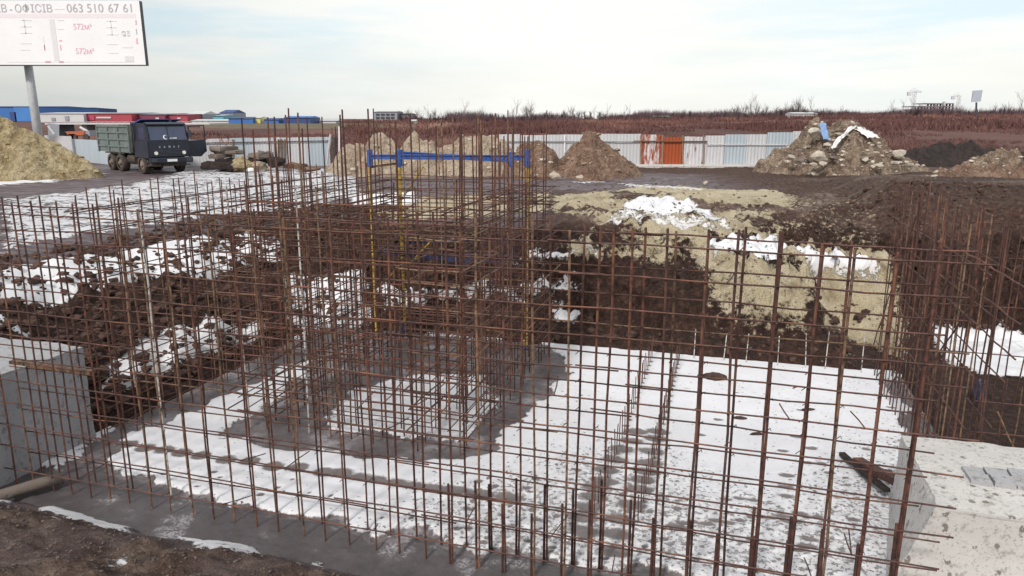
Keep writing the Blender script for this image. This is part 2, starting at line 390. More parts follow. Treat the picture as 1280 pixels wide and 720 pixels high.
def ground_h(x, y):
    x = np.asarray(x, float); y = np.asarray(y, float)
    s, t = tost(x, y); h = base_h(x, y)
    bank = np.clip(np.minimum(h, 2.6 - h) * 1.6, 0.0, 1) * (t > 7.6)
    rough = .05 + .42 * bank
    rough = np.where(t < 7.6, .24 * sm(7.5, 6.6, t) + .01, rough)
    rough = rough * sm(90, 40, np.hypot(x, y)) + .10 * sm(60, 120, np.hypot(x, y))
    kc = sm(-1.8, -1.2, s) * sm(4.2, 3.4, s) * (t > 17.4) * (h < 1.5)
    rough = rough * (1 - .7 * kc) + .22 * sm(-7, -5, s) * sm(19.3, 20.5, t) * sm(31, 29, t)
    lump = np.abs(fbm(s * 1.7, t * 1.7, 11, 5, .55)) * 1.2 + fbm(s * .6, t * .6, 5, 3) * .7
    # wheel ruts on the plateau
    ruts = -.06 * np.exp(-((np.mod(t + .25 * s + fbm(s * .1, t * .1, 9, 2) * 5, 3.4) - 1.7) / .3) ** 2) * sm(2.4, 2.5, h) * sm(70, 40, np.hypot(x, y)) * (t > 18)
    return h + rough * (lump - .15) + ruts
def hit(px, py):
    a, b, c = ray(px, py)
    ks = np.concatenate([np.arange(4, 60, .05), np.arange(60, 400, 1.0)]); ks = ks / b
    z = CAMZ + c * ks; g = base_h(a * ks, b * ks)
    i = np.argmax(z < g) if (z < g).any() else len(ks) - 1
    return a * ks[i], b * ks[i]
def sd_poly(x, y, poly):
    """signed distance (negative inside) to a world polygon"""
    n = len(poly); dd = np.full(x.shape, 1e9); ins = np.zeros(x.shape, bool)
    for i in range(n):
        ax, ay = poly[i]; bx, by = poly[(i + 1) % n]
        ex, ey = bx - ax, by - ay; L = ex * ex + ey * ey + 1e-9
        k = np.clip(((x - ax) * ex + (y - ay) * ey) / L, 0, 1)
        dd = np.minimum(dd, np.hypot(x - ax - k * ex, y - ay - k * ey))
        c = ((ay > y) != (by > y)) & (x < (bx - ax) * (y - ay) / (by - ay + 1e-12) + ax); ins ^= c
    return np.where(ins, -dd, dd)
def mask(x, y, polys, soft=.3, flat=None):
    r = np.zeros(x.shape)
    for pp in polys:
        amt = 1.0
        if isinstance(pp, tuple): pp, amt = pp
        wp = [hit(*q) for q in pp] if flat is None else [P(q[0], q[1], flat)[:2] for q in pp]
        a = np.array(wp); pad = soft * 2
        sel = (x > a[:, 0].min() - pad) & (x < a[:, 0].max() + pad) & (y > a[:, 1].min() - pad) & (y < a[:, 1].max() + pad)
        if sel.any(): r[sel] = np.maximum(r[sel], amt * np.clip(.5 - sd_poly(x[sel], y[sel], wp) / (2 * soft), 0, 1))
    return r

def axis(segs):
    out = []
    for a, b, st in segs: out.append(np.arange(a, b, st))
    return np.concatenate(out)
def geom(a, b, st, k):
    r = [a]; 
    while abs(r[-1] - a) < abs(b - a): r.append(r[-1] + st); st *= k
    return np.array(r[1:])
ss = np.concatenate([-17.5 + -geom(0, 3500, .15, 1.055)[::-1], axis([(-17.5, 11, .075)]), 11 + geom(0, 3500, .12, 1.055)])
tt = np.concatenate([-4 - geom(0, 300, .8, 1.3)[::-1], axis([(-4, 5, .35), (5, 8.2, .06), (8.2, 17, .22), (17, 25.5, .07), (25.5, 40, .16), (40, 60, .4)]), 60 + geom(0, 4000, .6, 1.06)])
SG, TG = np.meshgrid(ss, tt)
X = SG * V[0] + TG * U[0]; Y = SG * V[1] + TG * U[1]
Z = ground_h(X, Y)
S_POLY = [
    [(0, 337), (60, 326), (130, 319), (200, 308), (255, 300), (310, 290), (345, 298), (352, 318), (310, 342), (250, 348), (180, 345), (120, 362), (60, 380), (0, 388)],
    [(-20, 392), (18, 396), (34, 412), (40, 428), (-20, 420)],
    [(118, 490), (150, 442), (185, 422), (240, 412), (300, 405), (340, 410), (310, 432), (220, 458), (150, 490)],
    ([(350, 345), (450, 335), (470, 400), (360, 405)], .85),
    ([(465, 358), (640, 366), (660, 392), (480, 386)], .9),
    ([(640, 358), (720, 352), (735, 372), (650, 372)], .8), ([(690, 392), (722, 388), (722, 402), (695, 402)], .8),
    ([(640, 320), (700, 322), (760, 308), (760, 316), (700, 336), (650, 336)], .55),
    ([(775, 262), (800, 247), (845, 249), (885, 262), (900, 268), (870, 272), (800, 268)], .78),
    ([(752, 287), (772, 266), (860, 268), (912, 272), (918, 296), (880, 290), (845, 285), (790, 284)], .56),
    ([(878, 316), (905, 303), (960, 306), (1020, 316), (1098, 334), (1100, 352), (1040, 350), (960, 334), (890, 326)], .85),
    ([(0, 250), (130, 236), (300, 214), (445, 212), (455, 245), (380, 262), (290, 268), (180, 285), (60, 302), (0, 320)], .60),
    [(-20, 212), (90, 206), (130, 220), (60, 229), (-20, 233)],
    ([(220, 216), (300, 210), (440, 212), (300, 222), (150, 234)], .58),
    [(1165, 402), (1225, 404), (1300, 418), (1310, 476), (1240, 472), (1180, 452)],
    ([(435, 246), (520, 240), (525, 254), (440, 258)], .85),
    ([(760, 229), (860, 235), (880, 238), (800, 236)], .6), ([(690, 227), (760, 226), (740, 229)], .6),
    ([(45, 636), (70, 634), (90, 641), (128, 648), (168, 660), (172, 667), (140, 664), (100, 658), (60, 646)], .84), ([(205, 666), (250, 673), (290, 678), (330, 686), (326, 692), (280, 690), (225, 680)], .84),
    ([(380, 694), (430, 690), (500, 700), (520, 712), (450, 712), (385, 706)], .75), ([(560, 716), (620, 712), (640, 722), (560, 724)], .7), [(0, 618), (20, 624), (8, 632), (-10, 630)],
    ([(110, 700), (165, 690), (170, 700), (120, 712)], .55),
]
C_POLY = [
    [(690, 272), (688, 246), (800, 233), (960, 238), (1085, 240), (1108, 262), (1118, 320), (1126, 352), (1140, 420), (1130, 450), (1060, 425), (1000, 414), (930, 404), (890, 372), (868, 330), (850, 305), (800, 296), (745, 300), (740, 276)],
    ([(455, 248), (690, 240), (690, 268), (600, 274), (455, 274)], .9),
    ([(690, 330), (740, 292), (850, 296), (860, 320), (800, 330), (760, 322), (720, 332)], .8),
]
snow = mask(X, Y, S_POLY, .16)
clay = mask(X, Y, C_POLY, .35)
R = np.hypot(X, Y); HB = base_h(X, Y)
patch = sm(.02, .3, fbm(X * .45, Y * .45, 21, 5)) * sm(19.6, 20.6, TG)
clay = clay * (1 - .22 * sm(19.3, 20.5, TG)) * (1 - .5 * sm(960, 1010, 640 + F * X / np.maximum(Y, 1)) * (HB > 1.9)) * (1 - .55 * patch)
plateau = sm(2.2, 2.42, HB) * sm(8, 9, TG)
field = sm(50.5, 53, Y + fbm(X * .2, Y * .2, 31, 2) * 2) 
pxx = 640 + F * X / np.maximum(Y, 1)
wet = plateau * (1 - field) * sm(13, 8, X) * (1 - sm(.3, .6, clay)) * np.maximum(sm(720, 640, pxx), sm(31.5, 33.5, Y) * sm(44, 41, Y))
brownz = plateau * (1 - field) * sm(690, 740, pxx) * sm(34, 31, Y)
fore = sm(7.7, 7.3, TG)
front_wet = sm(6.95, 7.25, TG + fbm(X, Y, 41, 3) * .3) * fore
wet = np.clip(wet * (1 - fore) + front_wet + fore * .35 * sm(-.1, .3, fbm(X * .9, Y * .9, 44, 3)), 0, 1)
pale = fore * (.15 + .5 * sm(0, .35, fbm(X * 1.1, Y * 1.1, 57, 4))) + .75 * brownz * sm(-.15, .25, fbm(X * .7, Y * .7, 53, 4)) * sm(1110, 1060, pxx) + .5 * sm(12, 18, X) * sm(20, 30, Y) * (1 - field) * sm(-.1, .3, fbm(X * .5, Y * .5, 51, 3))
dark = np.clip((1 - plateau) * (1 - fore) * .85 + .35 * sm(12, 18, X), 0, 1)
nv = X.size; nr, nc = X.shape
def grid_obj(name, X, Y, Z, mat, attrs, kind):
    nr, nc = X.shape
    me = bpy.data.meshes.new(name)
    co = np.stack([X, Y, Z], -1).reshape(-1, 3).astype(np.float32)
    idx = np.arange(nr * nc).reshape(nr, nc)
    q = np.stack([idx[:-1, :-1], idx[:-1, 1:], idx[1:, 1:], idx[1:, :-1]], -1).reshape(-1, 4)
    me.vertices.add(len(co)); me.vertices.foreach_set('co', co.ravel())
    me.loops.add(q.size); me.loops.foreach_set('vertex_index', q.ravel().astype(np.int32))
    me.polygons.add(len(q)); me.polygons.foreach_set('loop_start', np.arange(0, q.size, 4, dtype=np.int32))
    me.polygons.foreach_set('use_smooth', np.ones(len(q), bool))
    for an, ch in attrs.items():
        at = me.attributes.new(an, 'FLOAT_COLOR', 'POINT')
        d = np.ones((nr * nc, 4), np.float32)
        for i, c in enumerate(ch): d[:, i] = c.ravel()
        at.data.foreach_set('color', d.ravel())
    me.materials.append(mat); me.update(calc_edges=True); me.validate()
    o = bpy.data.objects.new(name, me); COL.objects.link(o); o['kind'] = kind
    return o
# sideways roughness so that steep faces are not smooth curtains
bankm = np.clip(np.minimum(HB, 2.6 - HB) * 2, 0, 1) * (TG > 17) * (R < 40)
jx = fbm(X * 2.2 + Z * 3, Y * 2.2 + Z * 2, 61, 4) * .28 * bankm; jy = fbm(X * 2.2 + Z * 2.5 + 50, Y * 2.2 - Z * 3, 71, 4) * .28 * bankm
Z = Z + .045 * sm(.42, .62, snow)
grid_obj('ground', X + jx, Y + jy, Z, GROUND, {'cover': (snow, clay, wet), 'soil': (field, dark, pale)}, 'structure')

# snow-covered concrete floor of the pit
sa = np.arange(-10.9, 3.85, .045); ta = np.arange(7.2, 17.7, .045)
SS, TT = np.meshgrid(sa, ta); XS = SS * V[0] + TT * U[0]; YS = SS * V[1] + TT * U[1]
W_POLY = [
    [(60, 600), (100, 556), (200, 500), (330, 430), (470, 393), (560, 398), (520, 430), (420, 445), (350, 462), (305, 488), (240, 516), (170, 545), (138, 565), (135, 592), (100, 620)],
    [(-60, 590), (110, 575), (150, 592), (235, 612), (300, 630), (400, 648), (500, 668), (600, 684), (700, 702), (830, 715), (1000, 760), (1000, 900), (-80, 900)],
    ([(1105, 462), (1160, 466), (1200, 560), (1150, 560), (1125, 500)], .9),
]
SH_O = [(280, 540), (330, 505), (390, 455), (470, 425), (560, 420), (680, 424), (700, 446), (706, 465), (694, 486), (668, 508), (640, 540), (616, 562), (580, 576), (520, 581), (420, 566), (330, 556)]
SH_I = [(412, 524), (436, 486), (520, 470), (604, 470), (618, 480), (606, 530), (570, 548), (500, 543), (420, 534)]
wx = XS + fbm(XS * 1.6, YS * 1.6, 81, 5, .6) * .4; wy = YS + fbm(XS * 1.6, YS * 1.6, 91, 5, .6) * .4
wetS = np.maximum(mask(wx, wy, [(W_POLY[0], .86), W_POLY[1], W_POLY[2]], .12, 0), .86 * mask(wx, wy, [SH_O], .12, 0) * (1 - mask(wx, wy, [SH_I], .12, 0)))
dirt = mask(XS, YS, [[(620, 600), (760, 560), (860, 590), (1000, 640), (1130, 540), (1160, 600), (1180, 760), (600, 760), (480, 640)]], 1.0, 0)
dirt = np.clip(dirt + .25 * sm(0, .4, fbm(XS, YS, 99, 3)), 0, 1)
foot = np.zeros(XS.shape); sink = np.zeros(XS.shape)  # foot holds footprints and the painted contact shade at bar bases
def footprint(px, py, a=.17, b=.10, k=1.0):
    x0, y0, _ = P(px, py, 0); s0, t0 = tost(x0, y0); a *= 1.15; b *= 1.3
    r = np.hypot((SS - s0) / a, (TT - t0) / b)
    global foot, sink
    foot = np.maximum(foot, k * np.clip(1.35 - r, 0, 1)); sink = np.maximum(sink, np.clip(1.25 - r, 0, 1) * k)
for q in [(137, 553), (160, 556), (182, 561), (206, 563), (228, 567), (252, 570), (283, 575), (312, 577), (342, 584), (373, 585), (405, 591), (428, 592)]: footprint(*q, .16, .13)
for q in [(450, 597), (470, 600), (495, 604), (520, 608), (545, 611), (570, 613), (600, 618), (635, 622)]: footprint(*q, .26, .11, .8)
for i, (x, y) in enumerate([(790, 552), (778, 562), (768, 575), (757, 588), (755, 602), (745, 610), (742, 622), (735, 635), (728, 648), (730, 665), (820, 549), (815, 565), (812, 579), (808, 590), (802, 600), (798, 612), (790, 632), (775, 650), (770, 668), (768, 690), (822, 540), (795, 540)]): footprint(x, y, .22, .12, .85)
for i in range(10): footprint(1005 + random.uniform(-25, 25), 550 + i * 15 + random.uniform(-5, 5), .13, .06, .8)
for i in range(14): footprint(random.uniform(860, 1120), random.uniform(500, 715), .1, .05, .75)
for i in range(60): footprint(random.uniform(560, 860), random.uniform(585, 700), random.uniform(.03, .07), random.uniform(.025, .05), 1.0)
for i in range(24): footprint(random.uniform(170, 560), random.uniform(590, 650), random.uniform(.03, .06), random.uniform(.025, .05), .9)
for i in range(14): footprint(840 + i * 14, 655 + random.uniform(-5, 5) - i * .5, random.uniform(.05, .14), .05, .8)
def contact_shade(s0, t0, a, k):  # paints a bar's contact shadow as a small dark dimple
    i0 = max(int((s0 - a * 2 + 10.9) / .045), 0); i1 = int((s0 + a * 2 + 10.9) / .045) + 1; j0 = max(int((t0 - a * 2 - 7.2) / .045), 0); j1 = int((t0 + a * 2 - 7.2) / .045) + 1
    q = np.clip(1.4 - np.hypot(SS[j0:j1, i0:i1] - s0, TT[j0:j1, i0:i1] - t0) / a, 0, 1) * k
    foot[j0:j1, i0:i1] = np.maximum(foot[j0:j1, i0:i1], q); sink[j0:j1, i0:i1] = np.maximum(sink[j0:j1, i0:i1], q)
for i in range(35): contact_shade(-10.49 + i * .367, 8.32, random.uniform(.05, .09), .8)     # contact shadows painted as dark spots where bars leave the snow
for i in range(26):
    for s_ in (-1.66, -1.02): contact_shade(s_, 9.6 + i * .3, random.uniform(.045, .08), .7)  # painted contact shadow at the two starter rows
for i in range(21): contact_shade(-10.62, 9.75 + i * .367, .08, .8); contact_shade(-10.25, 9.75 + i * .367, .08, .8)  # painted contact shadow along the left rebar wall
ZS = .055 * (1 - sm(.4, .6, wetS)) - .04 * sink * (1 - wetS) + .008 * fbm(XS * 5, YS * 5, 101, 3) + .02 * fbm(XS * 1.3, YS * 1.3, 103, 3) * wetS
ZS += (np.abs(fbm(XS * 5.2, YS * 5.2, 107, 5, .6)) * .045 + .05 * fbm(XS, YS, 117, 3)) * sm(8.8, 8.0, TT)
ZS -= .03
grid_obj('pit_floor', XS, YS, ZS, SLAB, {'cover': (wetS, dirt, foot)}, 'structure')  # foot carries footprints and the painted contact shade

# ------------------------------------------------------------------ reinforcement
def jig(a, b, n=4, amp=.012):
    a = Vector(a); b = Vector(b); out = []
    for i in range(n):
        k = i / (n - 1); p = a.lerp(b, k)
        j = amp * (1 if 0 < i < n - 1 else .4)
        out.append(p + Vector((random.uniform(-j, j), random.uniform(-j, j), random.uniform(-j, j))))
    return out
def vbar(parent, s, t, z0, z1, r, mat, lean=.02, name='vertical_bar', n=5):
    ls, lt = random.gauss(0, lean), random.gauss(0, lean)
    return MB().tube(jig(ST(s, t, z0), ST(s + ls, t + lt, z1), n, .014), r, 6).build(name, mat, parent)
def hbar(parent, a, b, r, mat, name='horizontal_bar', n=8, amp=.014):
    return MB().tube(jig(a, b, n, amp), r, 5).build(name, mat, parent)

SPC = .367
front = thing('rebar_wall', 'long rusty rebar grid wall in two layers across the front of the pit', 'rebar grid', ST(-4.2, 8.1))
pale_s = {1: PALE, 10: PALE, 14: PALE}
for layer, t in ((0, 7.94), (1, 8.32)):
    for i in range(35):
        s = -10.55 + i * SPC + random.gauss(0, .012) + layer * .06
        mat = RUST if random.random() < .78 else (OCHRE if random.random() < .9 else PALE)
        if mat is PALE: mat = RUST
        if layer == 1 and i == 7: mat = PALE
        top = 4.43 + random.gauss(0, .06)
        vbar(front, s, t, -.03, top, .0150 if s > -4 else .0125, mat, .022)
        if s > -3.4 and random.random() < .85:
            MB().tube(jig(ST(s - .035, t - .01, -.03), ST(s - .035, t - .01, 1.05 + random.gauss(0, .1)), 3, .006), .0175, 6).build('starter_bar', DARKR, front)
    for j in range(12):
        z = .28 + j * .362 + layer * .05 + random.gauss(0, .008)
        s0 = -10.75 - random.uniform(0, .25); s1 = 2.05 + random.uniform(0, .45)
        tz = t - .03 if layer == 0 else t + .03
        mid = random.uniform(-7, -1)
        # two lapped lengths
        hbar(front, ST(s0, tz, z + random.gauss(0, .015)), ST(mid + .5, tz, z + random.gauss(0, .02)), .0105, RUSTH if random.random() < .92 else OCHRE, n=10)
        hbar(front, ST(mid, tz - .012, z + .02), ST(s1, tz - .012, z + random.gauss(0, .02)), .0105, RUSTH if random.random() < .94 else OCHRE, n=10)
    wm = MB()
    for i in range(35):
        for j in range(12):
            if random.random() < .45: continue
            s_ = -10.55 + i * SPC + layer * .06; z_ = .28 + j * .362 + layer * .05 + .01; e = random.uniform(.018, .032)
            wm.tube([ST(s_ - e, t - .022, z_ - e), ST(s_ + e, t - .022, z_ + e), ST(s_ + e * 1.2, t - .05, z_ + e * .3)], .0055, 3)
    wo = wm.build('tie_wire', DARKR, front); wo['kind'] = 'stuff'
for i in range(34):   # short ties between the two layers
    s = -10.3 + random.randrange(34) * SPC; z = .28 + random.randrange(11) * .362
    hbar(front, ST(s, 7.84, z + .03), ST(s + random.uniform(-.1, .12), 8.44, z + random.uniform(-.16, .05)), .008, RUSTH, 'tie_bar', 3, .01)

def side_wall(root, s_list, t0, t1, zb, top, nh, pitch=SPC, hz0=.3, hz1=4.1, mats=(RUST, RUST, RUST, OCHRE)):
    for s in s_list:
        n = int((t1 - t0) / pitch)
        for i in range(n + 1):
            t = t0 + i * pitch + random.gauss(0, .02)
            vbar(root, s, t, zb(t), top + random.gauss(0, .12), .0115, random.choice(mats), .04, n=4)
        for j in range(nh):
            z = hz0 + (hz1 - hz0) * j / (nh - 1) + random.gauss(0, .015)
            hbar(root, ST(s + .028, t0 - random.uniform(.1, .5), z), ST(s + .028, t1 + random.uniform(0, .4), z + random.gauss(0, .03)), .011, RUSTH, n=6)
left = thing('rebar_wall', 'rusty rebar grid wall running back along the left side of the pit', 'rebar grid', ST(-10.4, 12.8))
side_wall(left, (-10.62, -10.25), 9.75, 17.3, lambda t: -.03, 4.45, 11)
for i in range(8):
    t = 9 + i; z = .5 + random.random() * 3.4
    hbar(left, ST(-10.72, t, z), ST(-10.1, t + .1, z - .05), .009, RUSTH, 'tie_bar', 3)
right = thing('rebar_wall', 'dense brown rebar grid wall with slanting bars along the right side of the pit', 'rebar grid', ST(3.4, 13.5))
side_wall(right, (3.22, 3.58), 11.25, 17.3, lambda t: -.03, 4.25, 5, .30, .7, 3.6, (DARKR, RUST, OCHRE, DARKR))
for a, b in (((14.8, 3.9), (17.4, .6)), ((12.2, 3.3), (15.4, .3)), ((13.5, 2.4), (16.6, .2)), ((10.6, 3.6), (13.2, 1.2))):
    hbar(right, ST(3.15, a[0], a[1]), ST(3.15, b[0], b[1]), .013, RUST, 'diagonal_bar')
# lower mat running off behind the right block
low = thing('rebar_mat', 'low brown rebar mat standing behind the pale right-hand concrete block', 'rebar grid', ST(5.2, 12.2))
for i in range(20):
    s = 3.9 + i * .2; vbar(low, s, 12.2 + random.gauss(0, .03), -.1, 1.75 + random.gauss(0, .12) - i * .01, .012, random.choice((DARKR, RUST, OCHRE)), .06)
for z in (.35, .9, 1.4): hbar(low, ST(3.7, 12.17, z), ST(7.9, 12.17, z + .03), .012, RUSTH)
for i in range(3): hbar(right, ST(3.2, 9.4, 2.9 + i * .42), ST(3.2, 12.0, 2.9 + i * .42), .011, RUST)
back = thing('rebar_wall', 'dark brown rebar grid wall standing against the right-hand earth bank', 'rebar grid', ST(6.5, 16.6))
for i in range(26):
    vbar(back, 3.95 + i * .2, 16.6 + random.gauss(0, .04), -.1, 4.0 + random.gauss(0, .12), .0135, random.choice((DARKR, DARKR, RUST)), .05, n=4)
for z in (.9, 1.9, 2.9, 3.6): hbar(back, ST(3.8, 16.57, z), ST(9.2, 16.57, z + .02), .012, DARKR)
for i in range(6): hbar(low, ST(4 + i * .55, 12.1, 1.3), ST(4.5 + i * .6, 11.4, .1), .011, OCHRE, 'diagonal_bar')

shaft = thing('rebar_cage', 'tall hollow rectangular cage of rusty bars standing in the middle of the pit', 'rebar cage', ST(-6.3, 13.8))
def ring_pts(o):
    s0, s1, t0, t1 = -8.4 + o, -4.2 - o, 10.92 + o, 16.75 - o
    return s0, s1, t0, t1
cnt = 0
for o in (0, .34):
    s0, s1, t0, t1 = ring_pts(o)
    per = []
    n = int((s1 - s0) / .42)
    for i in range(n + 1):
        s = s0 + (s1 - s0) * i / n; per += [(s, t0, 0), (s, t1, 1)]
    n = int((t1 - t0) / .42)
    for i in range(1, n): t = t0 + (t1 - t0) * i / n; per += [(s0, t, 2), (s1, t, 3)]
    for (s, t, side) in per:
        if cnt >= 100: break
        top = random.choice((5.6, 5.45, 5.7, 5.35, 5.55, 5.25, 4.6)) + random.gauss(0, .06)
        if side == 0 and random.random() < .3: top = 4.5
        m = PALE if cnt in (0, 6) else random.choice((RUST, RUST, DARKR, RUST, OCHRE))
        vbar(shaft, s + random.gauss(0, .03), t + random.gauss(0, .03), -.03, top, .0145, m, .05); cnt += 1
def ring(parent, o, z, r, mat, name='hoop', dz=(0, 0, 0, 0), ext=.15, jit=.05):
    s0, s1, t0, t1 = ring_pts(o); m = MB()
    c = [(s0, t0), (s1, t0), (s1, t1), (s0, t1)]
    for i in range(4):
        a = c[i]; b = c[(i + 1) % 4]; L = math.hypot(b[0] - a[0], b[1] - a[1]); ux, uy = (b[0] - a[0]) / L, (b[1] - a[1]) / L
        e = ext * random.uniform(.3, 1.6); off = random.gauss(0, jit)
        A = ST(a[0] - ux * e, a[1] - uy * e, z + dz[i] + random.gauss(0, .02)); B = ST(b[0] + ux * e, b[1] + uy * e, z + dz[(i + 1) % 4] + random.gauss(0, .02))
        m.tube([Vector(p) + Vector((0, 0, .012 * i)) for p in jig(A, B, 6, .02)], r, 5)
    return m.build(name, mat, parent)
for o in (-.03, .31):
    for j in range(13 if o < 0 else 8):
        z = .3 + j * (.325 if o < 0 else .52)
        ring(shaft, o, z, .010, random.choice((RUSTH, RUSTH, RUST, DARKR)))
# untidy bundles of hoops pushed up on the bars
for k in range(8):
    z = random.choice((4.12, 3.68, 3.2, 4.2, 3.72)) + random.gauss(0, .03)
    ring(shaft, random.uniform(-.12, .45), z, .011, random.choice((RUST, RUSTH, OCHRE)), 'hoop', [random.gauss(0, .05) for _ in range(4)], .3)
def small_ring(s0, s1, t0, t1, z, name='stirrup'):
    m = MB(); c = [(s0, t0), (s1, t0), (s1, t1), (s0, t1)]
    for i in range(4):
        a, b = c[i], c[(i + 1) % 4]
        m.tube(jig(ST(a[0], a[1], z + random.gauss(0, .015)), ST(b[0], b[1], z + random.gauss(0, .015)), 4, .012), .013, 5)
    m.build(name, random.choice((RUST, DARKR, RUST, OCHRE)), shaft)
for (a, b, c, d) in ((-8.7, -7.7, 10.75, 12.1), (-5.1, -3.95, 10.75, 12.4), (-5.1, -3.95, 14.8, 16.9), (-8.6, -7.8, 14.2, 16.9)):
    for j in range(11 if a > -6 else 10):
        z = .35 + j * .37 + random.gauss(0, .03)
        small_ring(a + random.gauss(0, .04), b + random.gauss(0, .05), c + random.gauss(0, .05), d + random.gauss(0, .05), z)
for k in range(40):  # cross ties and slanting bars
    s0, s1, t0, t1 = ring_pts(0)
    side = random.choice((0, 1, 2, 3)); z = random.uniform(.5, 4.0)
    if side < 2:
        s = s0 if side else s1 ; t = random.uniform(t0, t1 - 1.5)
        hbar(shaft, ST(s - .1, t, z), ST(s + random.uniform(.3, .45) * (1 if side else -1), t + random.uniform(.3, 1.8), z + random.uniform(-.5, .5)), .01, RUST, 'tie_bar', 3)
    else:
        t = t0 if side == 2 else t1; s = random.uniform(s0, s1 - .8)
        hbar(shaft, ST(s, t - .1, z), ST(s + random.uniform(-.1, .9), t + .4, z + random.uniform(-.3, .3)), .01, RUST, 'tie_bar', 3)
# lower starter cage standing inside the tall one
inner = thing('rebar_cage', 'lower dense starter cage of dark bars standing inside the tall middle cage', 'rebar cage', ST(-5.9, 12.9))
for (a0, a1, b0, b1) in ((-7.4, -5.0, 11.5, 14.6),):
    nn = 8; per = []
    for i in range(nn + 1): per += [(a0 + (a1 - a0) * i / nn, b0), (a0 + (a1 - a0) * i / nn, b1)]
    for i in range(1, 10): per += [(a0, b0 + (b1 - b0) * i / 10), (a1, b0 + (b1 - b0) * i / 10)]
    for (s_, t_) in per: vbar(inner, s_ + random.gauss(0, .02), t_ + random.gauss(0, .02), -.03, 1.9 + random.gauss(0, .14), .0125, random.choice((DARKR, RUST, DARKR, OCHRE)), .035, n=4)
    for j in range(7):
        m = MB(); z = .25 + j * .25; c = [(a0, b0), (a1, b0), (a1, b1), (a0, b1)]
        for i in range(4):
            p_, q_ = c[i], c[(i + 1) % 4]; m.tube(jig(ST(p_[0], p_[1], z + random.gauss(0, .02) + .012 * i), ST(q_[0], q_[1], z + random.gauss(0, .02) + .012 * i), 5, .015), .010, 5)
        m.build('hoop', random.choice((RUST, DARKR, RUSTH)), inner)

# little starter bars standing out of the snow
i = 0; first = None
for row, s in enumerate((-1.66, -1.02)):
    for k in range(26):
        t = 9.6 + k * .3 + random.gauss(0, .02); h = .52 + random.gauss(0, .05)
        lab = ('thin starter bar standing in the left of two short rows on the snowy floor', 'thin starter bar standing in the right of two short rows on the snowy floor')[row]
        m = MB().tube([ST(s, t, -.02), ST(s + random.gauss(0, .004), t, h * .5), ST(s + random.gauss(0, .01), t + random.gauss(0, .01), h)], .009, 5)
        tag(m.build('starter_bar', RUSTH), lab, 'rebar', ('left row of starter bars', 'right row of starter bars')[row])
for k in range(9):
    s = -1.3 + k * .62 + random.gauss(0, .1); t = 17.35
    m = MB().tube([ST(s, t, -.02), ST(s + random.gauss(0, .02), t + .02, .75 + random.gauss(0, .12))], .011, 5)
    tag(m.build('starter_bar', PALE), 'pale starter bar at the foot of the clay bank', 'rebar', 'starter bars along the far edge of the floor')

# ------------------------------------------------------------------ concrete blocks
def rough_block(name, label, s0, s1, t0, t1, z1, mat, seed, lean=0):
    import bmesh
    me = bpy.data.meshes.new(name); bm = bmesh.new(); bmesh.ops.create_cube(bm, size=1)
    bmesh.ops.subdivide_edges(bm, edges=[e for e in bm.edges if e.calc_length() > .5], cuts=40, use_grid_fill=True)
    o = bpy.data.objects.new(name, me); cs, ct = (s0 + s1) / 2, (t0 + t1) / 2; loc = ST(cs, ct, -.05)
    for v in bm.verts:
        s = cs + v.co.x * (s1 - s0); t = ct + v.co.y * (t1 - t0); z = -.05 + (v.co.z + .5) * (z1 + .05)
        n1 = float(fbm(s * 3 + z, t * 3 + seed, seed, 4)); n2 = float(fbm(t * 3 + z * 2, z * 3 + s, seed + 5, 4))
        edge = (abs(v.co.x) > .47) + (abs(v.co.y) > .47) + (v.co.z > .46)
        k = .012 + .022 * (edge >= 2)
        s += n2 * k; t += n1 * k; z += n1 * k if v.co.z > .3 else 0
        s -= lean * max(0, -v.co.x * 2) * (1 - min(max(z / z1, 0), 1)) * (.6 - v.co.y)
        p = ST(s, t, z); v.co = (p[0] - loc[0], p[1] - loc[1], p[2] - loc[2])
    bm.to_mesh(me); bm.free(); me.materials.append(mat); o.location = loc; COL.objects.link(o)
    for p in me.polygons: p.use_smooth = False
    return tag(o, label, 'concrete block')
rough_block('concrete_block', 'large grey concrete block at the left edge of the pit', -14.5, -10.72, 6.2, 9.62, 1.72, CONC2, 3)
rb = rough_block('concrete_block', 'pale pitted concrete block at the right end of the front rebar wall', 2.5, 7.2, 8.9, 11.0, 1.2, CONC, 8, .42)
# brickwork imprint / broken slabs lying on the right block
BR = [('left', 'back'), ('second', 'back'), ('third', 'back'), ('right', 'back'), ('left', 'front'), ('second', 'front'), ('third', 'front')]
for i in range(7):
    a = 3.02 + (i % 4) * .255; c = 9.86 if i < 4 else 9.62; b = a + .23; d = c + .21; h = .035 + .02 * (i % 3)
    lab = ['leftmost', 'second from left', 'third from left', 'rightmost'][i % 4] + ' pale brick in the ' + ('back' if i < 4 else 'front') + ' row bedded on the right block'
    v = [ST(a, c, 1.15), ST(b, c - .01, 1.15), ST(b + .01, d, 1.15), ST(a, d, 1.15)]; v += [(x * .999 + random.gauss(0, .006), y + random.gauss(0, .006), 1.20 + h) for x, y, z in v]
    tag(MB().add(v, [(3, 2, 1, 0), (4, 5, 6, 7), (0, 1, 5, 4), (1, 2, 6, 5), (2, 3, 7, 6), (3, 0, 4, 7)]).build('brick', CONC2), lab, 'brick')

